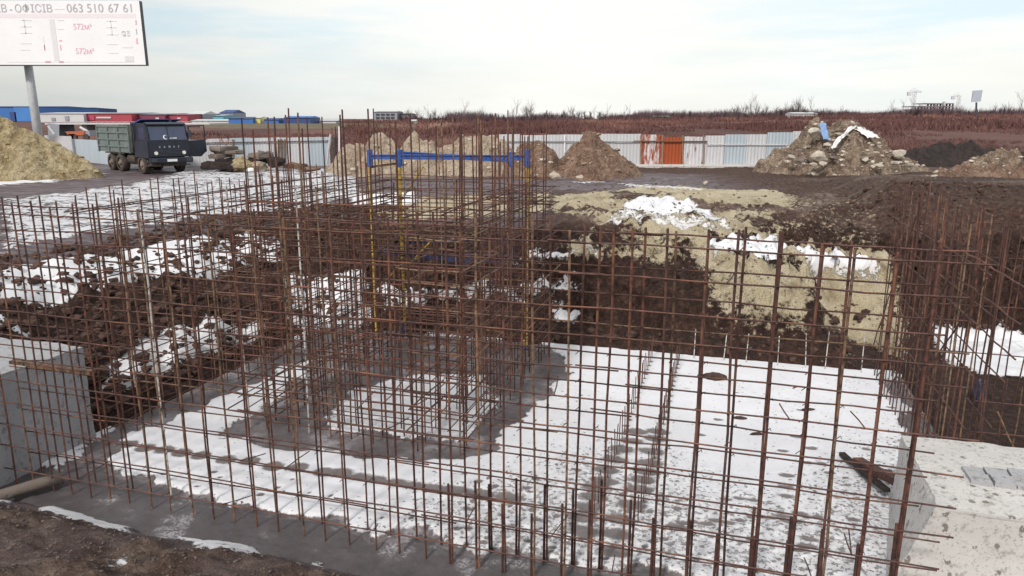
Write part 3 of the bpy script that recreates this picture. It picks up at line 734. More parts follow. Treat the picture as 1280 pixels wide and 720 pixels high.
# rod hole plug on left block, loose timbers, pipe
hx = P(52, 512, .5)
m = MB().tube([ST(-10.66, 9.9, .95), ST(-10.3, 9.75, 1.0)], .03, 8); tag(m.build('steel_rod', DARKR), 'short steel rod poking out of the left concrete block', 'rod')
def timber(label, a, b, w, h, mat, name='timber_board'):
    a = Vector(a); b = Vector(b); d = (b - a).normalized(); e = d.cross(Vector((0, 0, 1))).normalized() * w / 2; u = e.cross(d).normalized() * h / 2
    n = 6; v = []
    for i in range(n + 1):
        p = a.lerp(b, i / n) + Vector((0, 0, random.gauss(0, .008))); k = 1 + random.gauss(0, .05)
        v += [p - e * k - u, p + e * k - u, p + e * k + u, p - e * k + u]
    f = [(3, 2, 1, 0), tuple(range(n * 4, n * 4 + 4))]
    for i in range(n):
        for q in range(4): f.append((i * 4 + q, i * 4 + (q + 1) % 4, i * 4 + 4 + (q + 1) % 4, i * 4 + 4 + q))
    return tag(MB().add(v, f).build(name, mat), label, 'board')
timber('tan board lying through the left corner of the front rebar wall', ST(-10.5, 8.13, 1.95), ST(-8.9, 8.1, 1.93), .10, .05, OCHRE)
timber('dark rotten beam leaning on the floor beside the right block', ST(2.2, 12.3, .12), ST(2.62, 11.1, .38), .16, .12, DARKR)
timber('charred plank standing against the right block corner', ST(2.0, 12.6, .1), ST(2.45, 11.2, .2), .10, .06, HEAP_DARK)
m = MB().tube(jig(P(-60, 640, .12), P(78, 597, .12), 6, .02), .09, 10); tag(m.build('concrete_curb', CONCD, smooth=True), 'round muddy concrete kerb at the foot of the left block', 'kerb')
v, f = blob(.22, 3, 5, (1.2, .8, .45)); cx = P(893, 474, 0)
m = MB().add([(a + cx[0], b + cx[1], c + .05) for a, b, c in v], f)
for k in range(4):
    v, f = blob(.07, 2, k, (1, 1, .7)); m.add([(a + cx[0] - .3 + k * .13, b + cx[1] + .05 + .05 * (k % 2), c + .05) for a, b, c in v], f)
tag(m.build('soil_lump', CLOD), 'dark lump of soil lying alone on the snowy floor', 'lump')
for i, (px, py, lab) in enumerate(((1011, 514, 'dark chip of wood on the snow, far right of the floor'), (946, 545, 'dark stick on the snow below the soil lump'), (925, 525, 'smaller dark chip on the snow under the soil lump'), (1106, 592, 'dark clod in the snow near the right edge'))):
    v, f = blob(.1, 2, 20 + i, (1.5, .5, .4)); cx = P(px, py, 0)
    tag(MB().add([(a + cx[0], b + cx[1], c + .04) for a, b, c in v], f).build('wood_chip', CLOD), lab, 'debris')
cb = P(1226, 490, .3)
v, f = blob(.22, 3, 33, (.6, .6, 1.3)); tag(MB().add([(a + cb[0], b + cb[1], c + cb[2]) for a, b, c in v], f).build('blue_sack', simple('blue_plastic', (.012, .015, .035), (.03, .035, .07), 8, .5, .3)), 'small dark blue sack behind the right rebar wall', 'sack')

# ------------------------------------------------------------------ shoring frame (blue beams on yellow posts)
sf = thing('shoring_frame', 'blue beam frame on yellow props standing behind the rebar cage', 'shoring frame', ST(-6.0, 17.1))
TF = 17.15
def at_t(px, py, t):
    a, b, c = ray(px, py); m = t / (a * U[0] + b * U[1]); return Vector((a * m, b * m, CAMZ + c * m))
def vpost(px, y0, y1, r, mat, name, t=TF):
    p = at_t(px, y0, t); q = at_t(px, y1, t); 
    return MB().tube([p, (p.x, p.y, q.z)], r, 8).build(name, mat, sf)
for px, yb in ((462, 440), (499, 440), (659, 440)):
    vpost(px, 206, yb, .045, YELLOW, 'prop'); vpost(px, 187, 208, .075, BLUE, 'prop_head')
    vpost(px, yb - 6, yb, .11, BLUE, 'foot_plate')
vpost(638, 192, 330, .06, STEELP, 'prop')
vpost(638, 190, 208, .08, BLUE, 'prop_head')
vpost(503, 402, 420, .06, BLUE, 'prop_collar', TF - .05)
def beam(a, b, w, h, mat, name):
    a = Vector(a); b = Vector(b); d = (b - a).normalized(); e = Vector((-d.y, d.x, 0)).normalized() * w / 2; u = Vector((0, 0, h / 2))
    v = []
    for p in (a, b): v += [p - e - u, p + e - u, p + e + u, p - e + u]
    # I-section web look: two flanges and a web
    m = MB()
    for zz, hh, ww in ((-h / 2 + h * .1, h * .1, 1), (h / 2 - h * .1, h * .1, 1), (0, h * .41, .35)):
        vv = []
        for p in (a, b):
            c = p + Vector((0, 0, zz)); vv += [c - e * ww - Vector((0, 0, hh)), c + e * ww - Vector((0, 0, hh)), c + e * ww + Vector((0, 0, hh)), c - e * ww + Vector((0, 0, hh))]
        m.add(vv, [(0, 1, 2, 3), (7, 6, 5, 4), (0, 4, 5, 1), (1, 5, 6, 2), (2, 6, 7, 3), (3, 7, 4, 0)])
    return m.build(name, mat, sf)
beam(at_t(462, 196, TF), at_t(662, 197, TF), .10, .12, BLUE, 'beam')
beam(at_t(499, 192, TF + .35), at_t(640, 200, TF + .35), .10, .12, BLUE, 'beam')
beam(at_t(478, 314, TF), at_t(560, 322, TF), .10, .14, BLUE_SHADE, 'beam')  # lower beams take the blue with shade painted in
beam(at_t(560, 322, TF), at_t(640, 324, TF), .12, .2, BLUE_SHADE, 'beam')
beam(at_t(510, 303, TF + .35), at_t(636, 300, TF + .35), .08, .08, BLUE_SHADE, 'beam')
beam(at_t(462, 209, TF + .05), at_t(499, 204, TF + .05), .06, .06, OCHRE, 'brace')
for a, b in (((529, 208), (505, 245)), ((501, 255), (514, 280)), ((482, 352), (503, 326)), ((512, 330), (540, 300))):
    MB().tube([at_t(*a, TF - .05), at_t(*b, TF - .05)], .025, 6).build('brace', YELLOW, sf)

# ------------------------------------------------------------------ soil heaps
def gz(x, y): return float(ground_h(np.array([x]), np.array([y]))[0])
def heap(name, label, sil, Yc, depth, mat, seed, rough=.35, base=UP, spike=0, cat='heap', stones=0, stmat=ROCKP):
    pxs = [p[0] for p in sil]
    pts = [W(p[0], p[1], Yc) for p in sil]; xs = [p[0] for p in pts]; zs = [max(p[2] - base, 0) for p in pts]
    x0, x1 = xs[0], xs[-1]; nx = int((x1 - x0) / .13); ny = int(depth * 2 / .15)
    gx = np.linspace(x0 - .3, x1 + .3, nx); gy = np.linspace(-depth, depth, ny); GX, GY = np.meshgrid(gx, gy)
    H = np.interp(GX, xs, zs); k = np.clip(1 - np.abs(GY + fbm(GX * .3, GX * 0 + seed, seed, 2) * depth * .5) / depth, 0, 1)
    hmax = max(zs)
    # conical slopes: the height falls off towards front and back
    fall = (np.abs(GY + fbm(GX * .35, GY * .2, seed + 3, 2) * 1.3)) * hmax / depth
    Hh = np.maximum(H - fall * (.55 + .45 * H / hmax), 0) * 1.0
    lump = fbm(GX * .9, GY * .9, seed, 6, .58) + .5 * np.abs(fbm(GX * 2.4, GY * 2.4, seed + 9, 4)) 
    Hh = Hh + lump * rough * np.clip(Hh * 1.5, 0, 1) - .25 * (1 - np.clip(Hh * 3, 0, 1)) 
    fine = fbm(GX * 3.1, GY * 3.1, seed + 21, 4, .6)
    Hh = Hh + fine * rough * .85 * np.clip(Hh * 1.5, 0, 1)
    edge = np.clip((1 - np.abs(GY) / depth) * 3.5, 0, 1) * np.clip(np.minimum(GX - gx[0], gx[-1] - GX) / .8, 0, 1)
    Hh = Hh * edge - .5 * (1 - edge)
    Z = base + Hh
    o = grid_obj(name, GX, GY + Yc, Z, mat, {}, 'x'); del o['kind']
    c = ((x0 + x1) / 2, Yc, base); o.location = c
    for_v = np.empty(len(o.data.vertices) * 3, np.float32); o.data.vertices.foreach_get('co', for_v); for_v = for_v.reshape(-1, 3) - np.array(c, np.float32)
    o.data.vertices.foreach_set('co', for_v.ravel()); o.data.polygons.foreach_set('use_smooth', np.zeros(len(o.data.polygons), bool)); o.data.update()
    # rubble lying on the heap is part of it
    if stones:
        m = MB(); rr = random.Random(seed)
        for i in range(stones):
            r_ = rr.randrange(2, ny - 2); c_ = rr.randrange(2, nx - 2)
            if Z[r_, c_] < base + .05 or gy[r_] > depth * .2: continue
            q = .035 + .17 * rr.random() ** 4; v, f = blob(q, 1, rr.randrange(99), (1.3, 1, .6), .9)
            m.add([(a + GX[r_, c_], b + GY[r_, c_] + Yc, e + Z[r_, c_]) for a, b, e in v], f)
        INV[o.name] = Matrix.Translation(c).inverted(); so = m.build('rubble', stmat, o); so['kind'] = 'stuff'
    return tag(o, label, cat)
heap('soil_heap', 'tall ochre clay heap at the left edge under the billboard', [(-230, 222), (-120, 165), (-50, 138), (0, 139), (14, 146), (30, 156), (60, 170), (84, 184), (105, 196), (128, 212), (140, 224)], 40.2, 3.9, HEAP_OCHRE, 11, .4, stones=500, stmat=simple('ochre_clods', (.16, .11, .05), (.42, .33, .19), 2, .95, .4))
heap('soil_heap', 'beige soil heap with an earth peak, left of the blue beam', [(395, 222), (412, 204), (432, 180), (442, 176), (455, 184), (466, 172), (474, 167), (486, 175), (500, 186), (515, 200), (530, 222)], 42, 3, HEAP_BEIGE, 23, .4, stones=250)
heap('soil_heap', 'low broad beige soil heap behind the tall bars of the cage', [(480, 222), (500, 186), (516, 174), (536, 173), (556, 184), (580, 172), (606, 170), (630, 178), (645, 196), (665, 224)], 43, 3.2, HEAP_BEIGE, 31, .4, stones=350)
heap('soil_heap', 'reddish brown soil heap just right of the cage', [(622, 222), (640, 190), (658, 177), (676, 182), (690, 192), (700, 208), (712, 224)], 41, 2.6, HEAP_BROWN, 37, .4, stones=200)
heap('soil_heap', 'brown pointed soil heap in front of the white fence', [(676, 226), (698, 200), (722, 178), (733, 169), (744, 170), (758, 182), (775, 196), (795, 210), (812, 226)], 41, 3.4, HEAP_BROWN, 41, .4, stones=450, stmat=simple('brown_clods', (.10, .06, .04), (.36, .26, .19), 2, .95, .4))
heap('rubble_heap', 'largest rubble heap with blue and white rags at the right end of the fence', [(935, 214), (958, 200), (984, 186), (1005, 172), (1014, 158), (1022, 151), (1036, 155), (1047, 147), (1060, 150), (1072, 160), (1090, 168), (1106, 180), (1122, 190), (1150, 205), (1172, 216)], 44, 4.6, HEAP_RUBBLE, 47, .42, stones=900)
heap('soil_heap', 'long black soil ridge at the right edge in front of the field', [(1085, 214), (1118, 192), (1140, 185), (1165, 183), (1178, 178), (1196, 183), (1214, 177), (1228, 184), (1250, 188), (1300, 187), (1400, 187), (1460, 214)], 50, 4, HEAP_DARK, 53, .3)
heap('soil_heap', 'pale soil hump on the black ridge at the right', [(1198, 204), (1215, 193), (1240, 186), (1262, 187), (1275, 200)], 46.5, 1.3, HEAP_RUBBLE, 59, .3, base=UP + .35, stones=60)
heap('soil_heap', 'low brown earth bank along the far right of the pit edge', [(1090, 234), (1130, 222), (1180, 212), (1230, 208), (1290, 206), (1400, 204), (1480, 222)], 33, 4.5, HEAP_BROWN, 67, .4, stones=300)
# larger angular chunks on the rubble heap, each a stone of its own
rr = random.Random(5)
for i in range(34):
    px = rr.uniform(985, 1140); top_ = np.interp(px, [985, 1022, 1060, 1090, 1140], [188, 154, 152, 170, 203]); py = rr.uniform(top_ + 3, 208)
    k = (py - top_) / max(212 - top_, 1); YY = 43.6 - 4.3 * k; r_ = rr.uniform(.10, .26); v, f = blob(r_, 1, 200 + i, (1.4, .9, .6), 1.0); c = W(px, py, YY)
    M_ = Matrix.Rotation(rr.uniform(0, 3), 3, 'Z') @ Matrix.Rotation(rr.uniform(-.6, .6), 3, 'X')
    o = MB().add([tuple(M_ @ Vector(q) + Vector(c)) for q in v], f).build('stone', ROCKP if rr.random() < .6 else CONCD)
    tag(o, 'angular stone lying among others on the rubble heap', 'stone', 'angular stones on the rubble heap')
# rags on the rubble heap
def rag(label, pts, w, mat, cat='rag', name='rag'):
    m = MB(); v = []; n = 14; P0 = [Vector(p) for p in pts]
    for i in range(n + 1):
        k = i / n * (len(P0) - 1); j = min(int(k), len(P0) - 2); p = P0[j].lerp(P0[j + 1], k - j)
        for q in range(6):
            a = (q / 5 - .5) * w; v.append(p + Vector((a, math.sin(q * 2.1 + i * .9) * .07 + random.gauss(0, .02), random.gauss(0, .03))))
    f = [(i * 6 + q, i * 6 + q + 1, i * 6 + 7 + q, i * 6 + 6 + q) for i in range(n) for q in range(5)]
    o = m.add(v, f).build(name, mat, smooth=True)
    md = o.modifiers.new('thick', 'SOLIDIFY'); md.thickness = .02
    return tag(o, label, cat)
RB = simple('blue_rag', (.14, .24, .45), (.24, .36, .58), 5, .8, .3); RW = simple('white_sheet', (.60, .58, .58), (.78, .76, .76), 3, .7, .3)
rag('blue rag hanging over the top of the rubble heap', [W(1028, 154, 43.2), W(1030, 163, 42.6), W(1033, 175, 41.6)], .38, RB)
rag('white plastic strip running down the rubble heap', [W(1068, 157, 43.2), W(1052, 171, 41.8), W(1040, 185, 40.6)], .3, RW, 'sheet', 'plastic_sheet')
rag('crumpled white sheet lying over the right shoulder of the rubble heap', [W(1066, 159, 43.2), W(1080, 164, 42.6), W(1092, 172, 41.9)], .7, RW, 'sheet', 'plastic_sheet')
for i, (px, py, YY, r, lab) in enumerate(((1024, 196, 40.4, .42, 'pale boulder low on the front of the rubble heap'), (1018, 165, 42.4, .4, 'squarish block high on the left of the rubble heap'), (1124, 192, 42.0, .38, 'grey lump low on the right of the rubble heap'),
      (725, 222, 38.5, .28, 'pale stone at the foot of the pointed brown heap'), (694, 221, 38.2, .3, 'round pale stone between the two brown heaps'), (882, 229, 35, .12, 'small white stone on the muddy track'))):
    v, f = blob(r, 2, 60 + i, (1.1, .9, .85)); c = W(px, py, YY)
    tag(MB().add([(a + c[0], b + c[1], e + c[2]) for a, b, e in v], f).build('boulder', ROCKP), lab, 'boulder')

# ------------------------------------------------------------------ fences
def corrugated(a, b, z0, z1, mat, parent, wave=.017, pitch=.22, zt=None, label=None):
    a = np.array(a[:2]); b = np.array(b[:2]); L = np.hypot(*(b - a)); d = (b - a) / L; nrm = np.array([d[1], -d[0]])
    n = max(int(L / pitch * 4), 4); v = []; f = []
    for i in range(n + 1):
        k = i / n; off = wave * math.sin(2 * PI * k * L / pitch); p = a + d * L * k + nrm * off
        zt_ = z1 + ((zt - z1) * k if zt is not None else 0)
        p2 = p + np.array([d[1], -d[0]]) * -.015
        v += [(p[0], p[1], z0), (p[0], p[1], zt_), (p2[0], p2[1], zt_), (p2[0], p2[1], z0)]
    for i in range(n):
        o = i * 4
        f += [(o, o + 4, o + 5, o + 1), (o + 1, o + 5, o + 6, o + 2), (o + 2, o + 6, o + 7, o + 3)]
    f += [(0, 1, 2, 3), (n * 4 + 3, n * 4 + 2, n * 4 + 1, n * 4)]
    return MB().add(v, f).build('panel', mat, parent, label=label)
YF = 49.0
fc = thing('sheet_metal_fence', 'corrugated metal fence with orange rusty panels across the middle distance', 'fence', W(800, 208, YF))
def zt(py, Y=YF): return W(0, py, Y)[2]
panels = [(624, 650, 168, SH_WHITE), (650, 680, 169, SH_WHITE), (680, 706, 168.5, SH_WHITE), (706, 735, 168, SH_WHITE), (735, 768, 167.5, SH_WHITE), (768, 800, 167.5, SH_WHITE), (801, 827.5, 168, SH_RUSTW), (828.5, 853, 171.5, SH_RUST), (854, 879.5, 170.5, SH_STREAK),
          (880, 904, 169.5, SH_WHITE), (904.5, 931, 168, SH_BLUE), (931.5, 956, 168, SH_WHITE), (956.5, 988, 165.5, SH_BLUE), (988, 1012, 164, SH_WHITE)]
for a, b, ty, mt in panels:
    corrugated(W(a, 208, YF + random.uniform(-.03, .03)), W(b, 208, YF), UP + .12, zt(ty), mt, fc, zt=zt(ty + random.uniform(-.6, .6)),
               label={SH_RUST: 'solid rust orange panel', SH_RUSTW: 'panel of flaking white paint over rust', SH_STREAK: 'white panel streaked with dark rust'}.get(mt))
for a, b, y, r, mt in ((792, 884, 176.5, .05, OCHRE), (884, 985, 180.5, .035, SH_STREAK), (624, 800, 176.5, .04, CONC2)):
    MB().tube([W(a, y, YF - .12), W(b, y + .4, YF - .12)], r, 6).build('rail', mt, fc)
for px in (706, 828, 853.5, 879.5, 801):
    MB().tube([W(px, 211, YF - .08), W(px, 169, YF - .08)], .05, 6).build('post', WOOD if px != 706 else WHITE, fc)
m = MB(); a = W(794, 214, YF - .6); b = W(1000, 214, YF - .6); m.box((a[0], YF - .9, UP - .2), (b[0], YF + .25, UP + .17), bev=.04)
tag(m.build('fence_footing', CONC), 'long pale concrete footing under the rusty panels', 'footing')
# left fence
fl = thing('sheet_metal_fence', 'pale corrugated fence behind the truck and the broken slabs', 'fence', W(330, 206, 50))
yy = 50.0
for a, b, ty, mt in ((232, 262, 175, SH_WHITE), (262, 290, 173.5, SH_STREAK), (290, 316, 172.5, SH_BLUE), (316, 340, 172.5, SH_WHITE), (341, 352, 172, SH_WHITE), (353, 385, 172, SH_WHITE), (385, 413, 171.5, SH_BLUE)):
    corrugated(W(a, 205, yy), W(b, 205, yy), UP, zt(ty, yy), mt, fl, wave=.02, zt=zt(ty - .4, yy))
for px in (291, 348, 352, 356): MB().tube([W(px, 207, yy - .1), W(px, 174, yy - .1)], .05, 6).build('post', OCHRE if px > 300 else WOOD, fl)
MB().tube([W(240, 179, yy - .12), W(413, 176, yy - .12)], .035, 6).build('rail', DARKR, fl)
fb = thing('sheet_metal_fence', 'blue grey corrugated fence between the ochre heap and the truck', 'fence', W(110, 196, 52))
fb_pts = [(66, 171, 62), (92, 174, 56), (125, 181, 49), (150, 186, 46)]
corrugated(W(60, 200, 60), W(92, 200, 56), UP, zt(170, 57), SH_WHITE, fb, .05, .3); corrugated(W(93, 200, 56), W(150, 200, 50), UP, zt(175, 53), SH_BLUE, fb, .06, .36)
# gate frame
gt = thing('fence_gate', 'half open white gate leaf beside a dark post behind the bars', 'gate', W(416, 205, 48.5))
MB().tube([W(419, 208, 48.5), W(419, 172, 48.5)], .09, 4).build('post', BLACKM, gt)
MB().tube([W(424, 208, 48.4), W(424, 158, 48.4)], .05, 6).build('post', WHITE, gt)
MB().tube([W(409, 205, 48.2), W(413, 168, 48.2)], .07, 4).build('leaf', SH_WHITE, gt)
# dry grass verge/road kerb beyond fence: none

# ------------------------------------------------------------------ broken concrete slabs
def flat_slab(label, px0, px1, py, Y, thick, tilt, mat, seed, depth=1.6):
    rr = random.Random(seed); a = Vector(W(px0, py, Y)); b = Vector(W(px1, py, Y)); cx = (a + b) / 2; hw = (b - a).length / 2
    n = 9; ring_ = []
    for i in range(n):
        q = 2 * PI * i / n; k = rr.uniform(.62, 1.18)
        ring_.append((math.cos(q) * hw * k, math.sin(q) * depth / 2 * k))
    v = []; cnt = len(ring_)
    for zz, sc in ((-thick / 2, .93), (-thick / 4, 1.0), (thick / 4, 1.0), (thick / 2, .95)):
        for x, y in ring_:
            v.append((cx.x + x * sc * rr.uniform(.9, 1.06), cx.y + y * sc, cx.z + zz + x * tilt + rr.uniform(-.07, .07)))
    f = [tuple(range(cnt))[::-1], tuple(range(3 * cnt, 4 * cnt))]
    for r_ in range(3):
        for i in range(cnt): f.append((r_ * cnt + i, r_ * cnt + (i + 1) % cnt, (r_ + 1) * cnt + (i + 1) % cnt, (r_ + 1) * cnt + i))
    tag(MB().add(v, f).build('broken_slab', mat), label, 'concrete slab')
flat_slab('topmost broken slab of the tall stack by the truck', 260, 297, 186, 44.5, .24, .02, CONCD, 1)
flat_slab('second broken slab from the top of the tall stack', 268, 303, 190, 44.6, .2, -.05, CONCD, 2)
flat_slab('third broken slab jutting left from the tall stack', 257, 292, 195.5, 44.4, .26, .03, CONCD, 3)
flat_slab('dark slab under the middle of the tall stack', 268, 298, 201, 44.5, .3, .0, HEAP_DARK, 4)
flat_slab('lowest dark slab of the tall stack, on the ground', 256, 300, 207, 44.3, .45, .02, HEAP_DARK, 5, 2)
flat_slab('top broken slab of the right-hand stack', 310, 342, 194.5, 44.6, .3, .06, CONCD, 6)
flat_slab('tilted slab end on top of the right-hand stack', 322, 340, 191, 44.7, .2, -.05, CONCD, 7)
flat_slab('dark lower slab of the right-hand stack', 308, 335, 201, 44.6, .3, .0, HEAP_DARK, 8)
flat_slab('long low slab lying right of both stacks', 352, 388, 207, 45, .24, -.04, HEAP_BROWN, 9)
flat_slab('thin plate on the ground right of the long low slab', 372, 402, 211, 44.4, .14, -.02, HEAP_BROWN, 10)
for i, (px, py, r, mt, lab) in enumerate(((303, 205, .6, HEAP_OCHRE, 'yellowish boulder between the two slab stacks'), (324, 207, .42, HEAP_BEIGE, 'beige boulder under the right-hand slab stack'), (343, 202, .45, HEAP_DARK, 'blue grey boulder at the right end of the slab stacks'),
        (314, 212, .22, SNOW, 'lump of snow in front of the slab stacks'), (342, 211, .3, CONC2, 'small round stone in front of the right-hand slab stack'), (290, 209, .35, HEAP_BROWN, 'brown clod in front of the tall slab stack'))):
    v, f = blob(r * .95, 2, 80 + i, (1.3, .9, .8), 1.1); c = W(px, py, 44 - .2 * (i % 2))
    tag(MB().add([(a + c[0], b + c[1], e + c[2]) for a, b, e in v], f).build('boulder', mt), lab, 'boulder')

# ------------------------------------------------------------------ dump truck
NAVY = simple('navy_cab_paint', (.007, .009, .020), (.016, .020, .038), 2, .4, 0)
BED = simple('grey_green_bed_paint', (.10, .125, .125), (.17, .20, .19), 1.5, .6, .1)
RUBBER = simple('muddy_rubber', (.03, .024, .022), (.09, .07, .06), 4, .9, .3)
HUB = simple('muddy_rim', (.16, .12, .10), (.28, .22, .18), 5, .8, .3)
GLASS = simple('dark_glass', (.025, .032, .075), (.04, .05, .11), 1, .12, 0); GLASS.node_tree.nodes['Principled BSDF'].inputs['Specular IOR Level'].default_value = .8
LAMPW = simple('lamp_glass', (.75, .75, .72), (.85, .85, .82), 3, .15, 0)
CHASSIS = simple('muddy_chassis', (.035, .026, .022), (.10, .075, .062), 4, .85, .2)
tp = P(215, 217, UP)
TR = thing('dump_truck', 'old dark blue dump truck with a grey-green bed and its door open', 'truck', (tp[0], tp[1], UP), math.radians(-41 + 90))
# local frame: x = sideways (the image right), y = back (heading is -y), z = up; front bumper at y=0
def tb(name, mat, fn, parent=None, smooth=False, label=None):
    m = MB(); fn(m); return m.build(name, mat, parent or TR, world=False, smooth=smooth, label=label)
def cab_fn(m):
    prof_ = [(0.0, .95), (-.03, 1.35), (-.02, 1.85), (.20, 2.72), (.42, 2.84), (1.55, 2.86), (1.78, 2.75), (1.80, .98)]   # (y,z)
    n = len(prof_)
    m.prismx(prof_, -1.15, 1.15)
    m.prismx([(.02, .9), (.0, 1.4), (.02, 1.84), (1.78, 1.84), (1.78, .95)], -1.21, -1.15); m.prismx([(.02, .9), (.0, 1.4), (.02, 1.84), (.3, 1.84), (.3, .95)], 1.15, 1.21)
cab = tb('cab', NAVY, cab_fn)
tb('windscreen', GLASS, lambda m: m.prismx([(-.045, 1.90), (.135, 2.64), (.205, 2.61), (.03, 1.90)], -1.04, 1.04), cab)
tb('windscreen_divider', NAVY, lambda m: m.prismx([(-.06, 1.88), (.12, 2.66), (.20, 2.64), (.03, 1.88)], -.02, .02), cab)
tb('side_window', GLASS, lambda m: m.prismx([(.28, 1.92), (.38, 2.58), (1.15, 2.6), (1.15, 1.92)], -1.162, -1.13), cab)
tb('roof_visor', NAVY, lambda m: m.prismx([(.08, 2.74), (.06, 2.80), (.45, 2.90), (.5, 2.84)], -1.1, 1.1), cab)
def grille(m):
    for i in range(5): m.box((-.95, -.062, 1.02 + i * .075), (.95, -.015, 1.055 + i * .075))
tb('grille', BLACKM, grille, cab)
CREAM = simple('silver_letters', (.55, .56, .58), (.62, .62, .64), 3, .4, 0)
for i, ch in enumerate('КАМАЗ'):
    x0 = -.62 + i * .27
    textmesh(ch, .15, CREAM, cab, 'badge_letter', lambda x, z, x0=x0: (x0 + x, -.066, 1.47 + z))
tb('headlight', LAMPW, lambda m: m.tube([(-.80, .0, 1.18), (-.80, -.09, 1.18)], .10, 14))
tb('headlight', LAMPW, lambda m: m.tube([(.80, .0, 1.18), (.80, -.09, 1.18)], .10, 14))
bp = tb('bumper', NAVY, lambda m: (m.box((-1.24, -.22, .62), (1.24, -.02, .92), bev=.04)))
tb('fog_lamp', BLACKM, lambda m: m.box((-1.15, -.26, .68), (-.85, -.2, .86), bev=.02), bp); tb('fog_lamp', BLACKM, lambda m: m.box((.85, -.26, .68), (1.15, -.2, .86), bev=.02), bp)
tb('number_plate', WHITE, lambda m: m.box((-.28, -.25, .70), (.28, -.215, .84)), bp)
STICK = simple('white_sticker', (.7, .7, .72), (.8, .8, .82), 3, .5, 0)
def cres(m):
    v = []; n = 12
    for i in range(n + 1):
        a = math.radians(50 + 260 * i / n); w = .06 * math.sin(PI * i / n) + .01
        for r_ in (.13, .13 - w): v.append((-.18 + r_ * math.cos(a), -.012 + .05, 2.06 + r_ * math.sin(a) * .95))
    v = [(x, -.06 + (z - 1.9) * .243, z) for x, y, z in v]
    m.add(v, [(i * 2, i * 2 + 1, i * 2 + 3, i * 2 + 2) for i in range(n)])
tb('crescent_sticker', STICK, cres, cab)
tb('windscreen_label', STICK, lambda m: (m.box((.08, -.045, 1.98), (.2, -.01, 2.02)), m.box((.24, -.045, 1.98), (.46, -.01, 2.03))), cab)
# open door, swung forward on the right
def door_fn(m):
    m.prismx([(0, .92), (0, 1.84), (1.05, 1.88), (1.08, 1.2), (.95, 1.12), (.72, .9)], 0, .07)
    m.tube([(.03, .04, 1.80), (.03, .14, 2.66), (.03, 1.02, 2.70), (.03, 1.04, 1.82)], .045, 6)
dr = thing('tmp', 'x', 'x'); bpy.data.objects.remove(dr)
da = math.radians(-97); cd, sd_ = math.cos(da), math.sin(da)
def rotdoor(fn):
    m = MB(); fn(m); m.v = [(1.2 + x * cd - (y) * sd_, .28 + x * sd_ + (y) * cd, z) for x, y, z in m.v]; return m
dm = rotdoor(door_fn).build('door', NAVY, TR, world=False)
rotdoor(lambda m: m.tube([(.0, .5, 1.55), (-.05, .7, 1.55)], .02, 6)).build('handle', GREYP, dm, world=False)
for sx, yy_ in ((-1.32, -.06), (1.22, -.1)):
    tb('mirror', BLACKM, lambda m: (m.box((sx - .08, yy_, 2.05), (sx + .08, yy_ + .05, 2.45), bev=.01), m.tube([(sx, yy_ + .05, 2.4), (sx * .86, .2, 2.5)], .012, 5)))
def wheel(x, y, r=.52, w=.30):
    m = MB(); c = Vector((x, y, r)); n = 24; v = []; pr = [(-.5, .62), (-.5, .93), (-.38, 1.0), (.38, 1.0), (.5, .93), (.5, .62)]
    for i in range(n):
        a = 2 * PI * i / n
        for (u_, q) in pr: v.append((x + u_ * w, y + math.cos(a) * q * r, r + math.sin(a) * q * r))
    k = len(pr); f = [(i * k + j, ((i + 1) % n) * k + j, ((i + 1) % n) * k + j + 1, i * k + j + 1) for i in range(n) for j in range(k - 1)]
    t = m.add(v, f).build('wheel', RUBBER, TR, world=False, smooth=True)
    sx = -1 if x < 0 else 1
    h = MB().tube([(x - .1 * sx, y, r), (x + w * .3 * sx, y, r)], r * .63, 20)
    h.tube([(x + w * .3 * sx, y, r), (x + w * .62 * sx, y, r)], r * .28, 14, r2=r * .2)
    for i in range(8):
        a = 2 * PI * i / 8; h.tube([(x + w * .3 * sx, y + math.cos(a) * r * .45, r + math.sin(a) * r * .45), (x + w * .4 * sx, y + math.cos(a) * r * .45, r + math.sin(a) * r * .45)], .035, 6)
    h.build('rim', HUB, t, world=False)
for sx in (-1, 1):
    wheel(sx * 1.02, 1.15)
    for y in (4.05, 5.35): wheel(sx * 1.0, y, .52, .42)
def arch(m, sx):
    for i in range(9):
        a = math.radians(10 + 20 * i); b = math.radians(30 + 20 * i)
        if i > 7: break
        m.tube([(sx * 1.05, 1.15 + .66 * math.cos(a), .52 + .66 * math.sin(a)), (sx * 1.05, 1.15 + .66 * math.cos(b), .52 + .66 * math.sin(b))], .06, 6)
for sx in (-1, 1): tb('wheel_arch', CHASSIS, lambda m: arch(m, sx))
tb('chassis', CHASSIS, lambda m: (m.box((-.45, .1, .7), (-.3, 6.4, .98)), m.box((.3, .1, .7), (.45, 6.4, .98)), m.box((-1.0, .2, .42), (1.0, .9, .7)), m.box((-.3, .9, .5), (.3, 6, .7))))
tb('fuel_tank', CHASSIS, lambda m: m.tube([(-.85, 2.1, .78), (-.85, 3.1, .78)], .3, 16), smooth=False)
tb('air_tank', CHASSIS, lambda m: m.tube([(.85, 2.1, .78), (.85, 3.0, .78)], .24, 14))
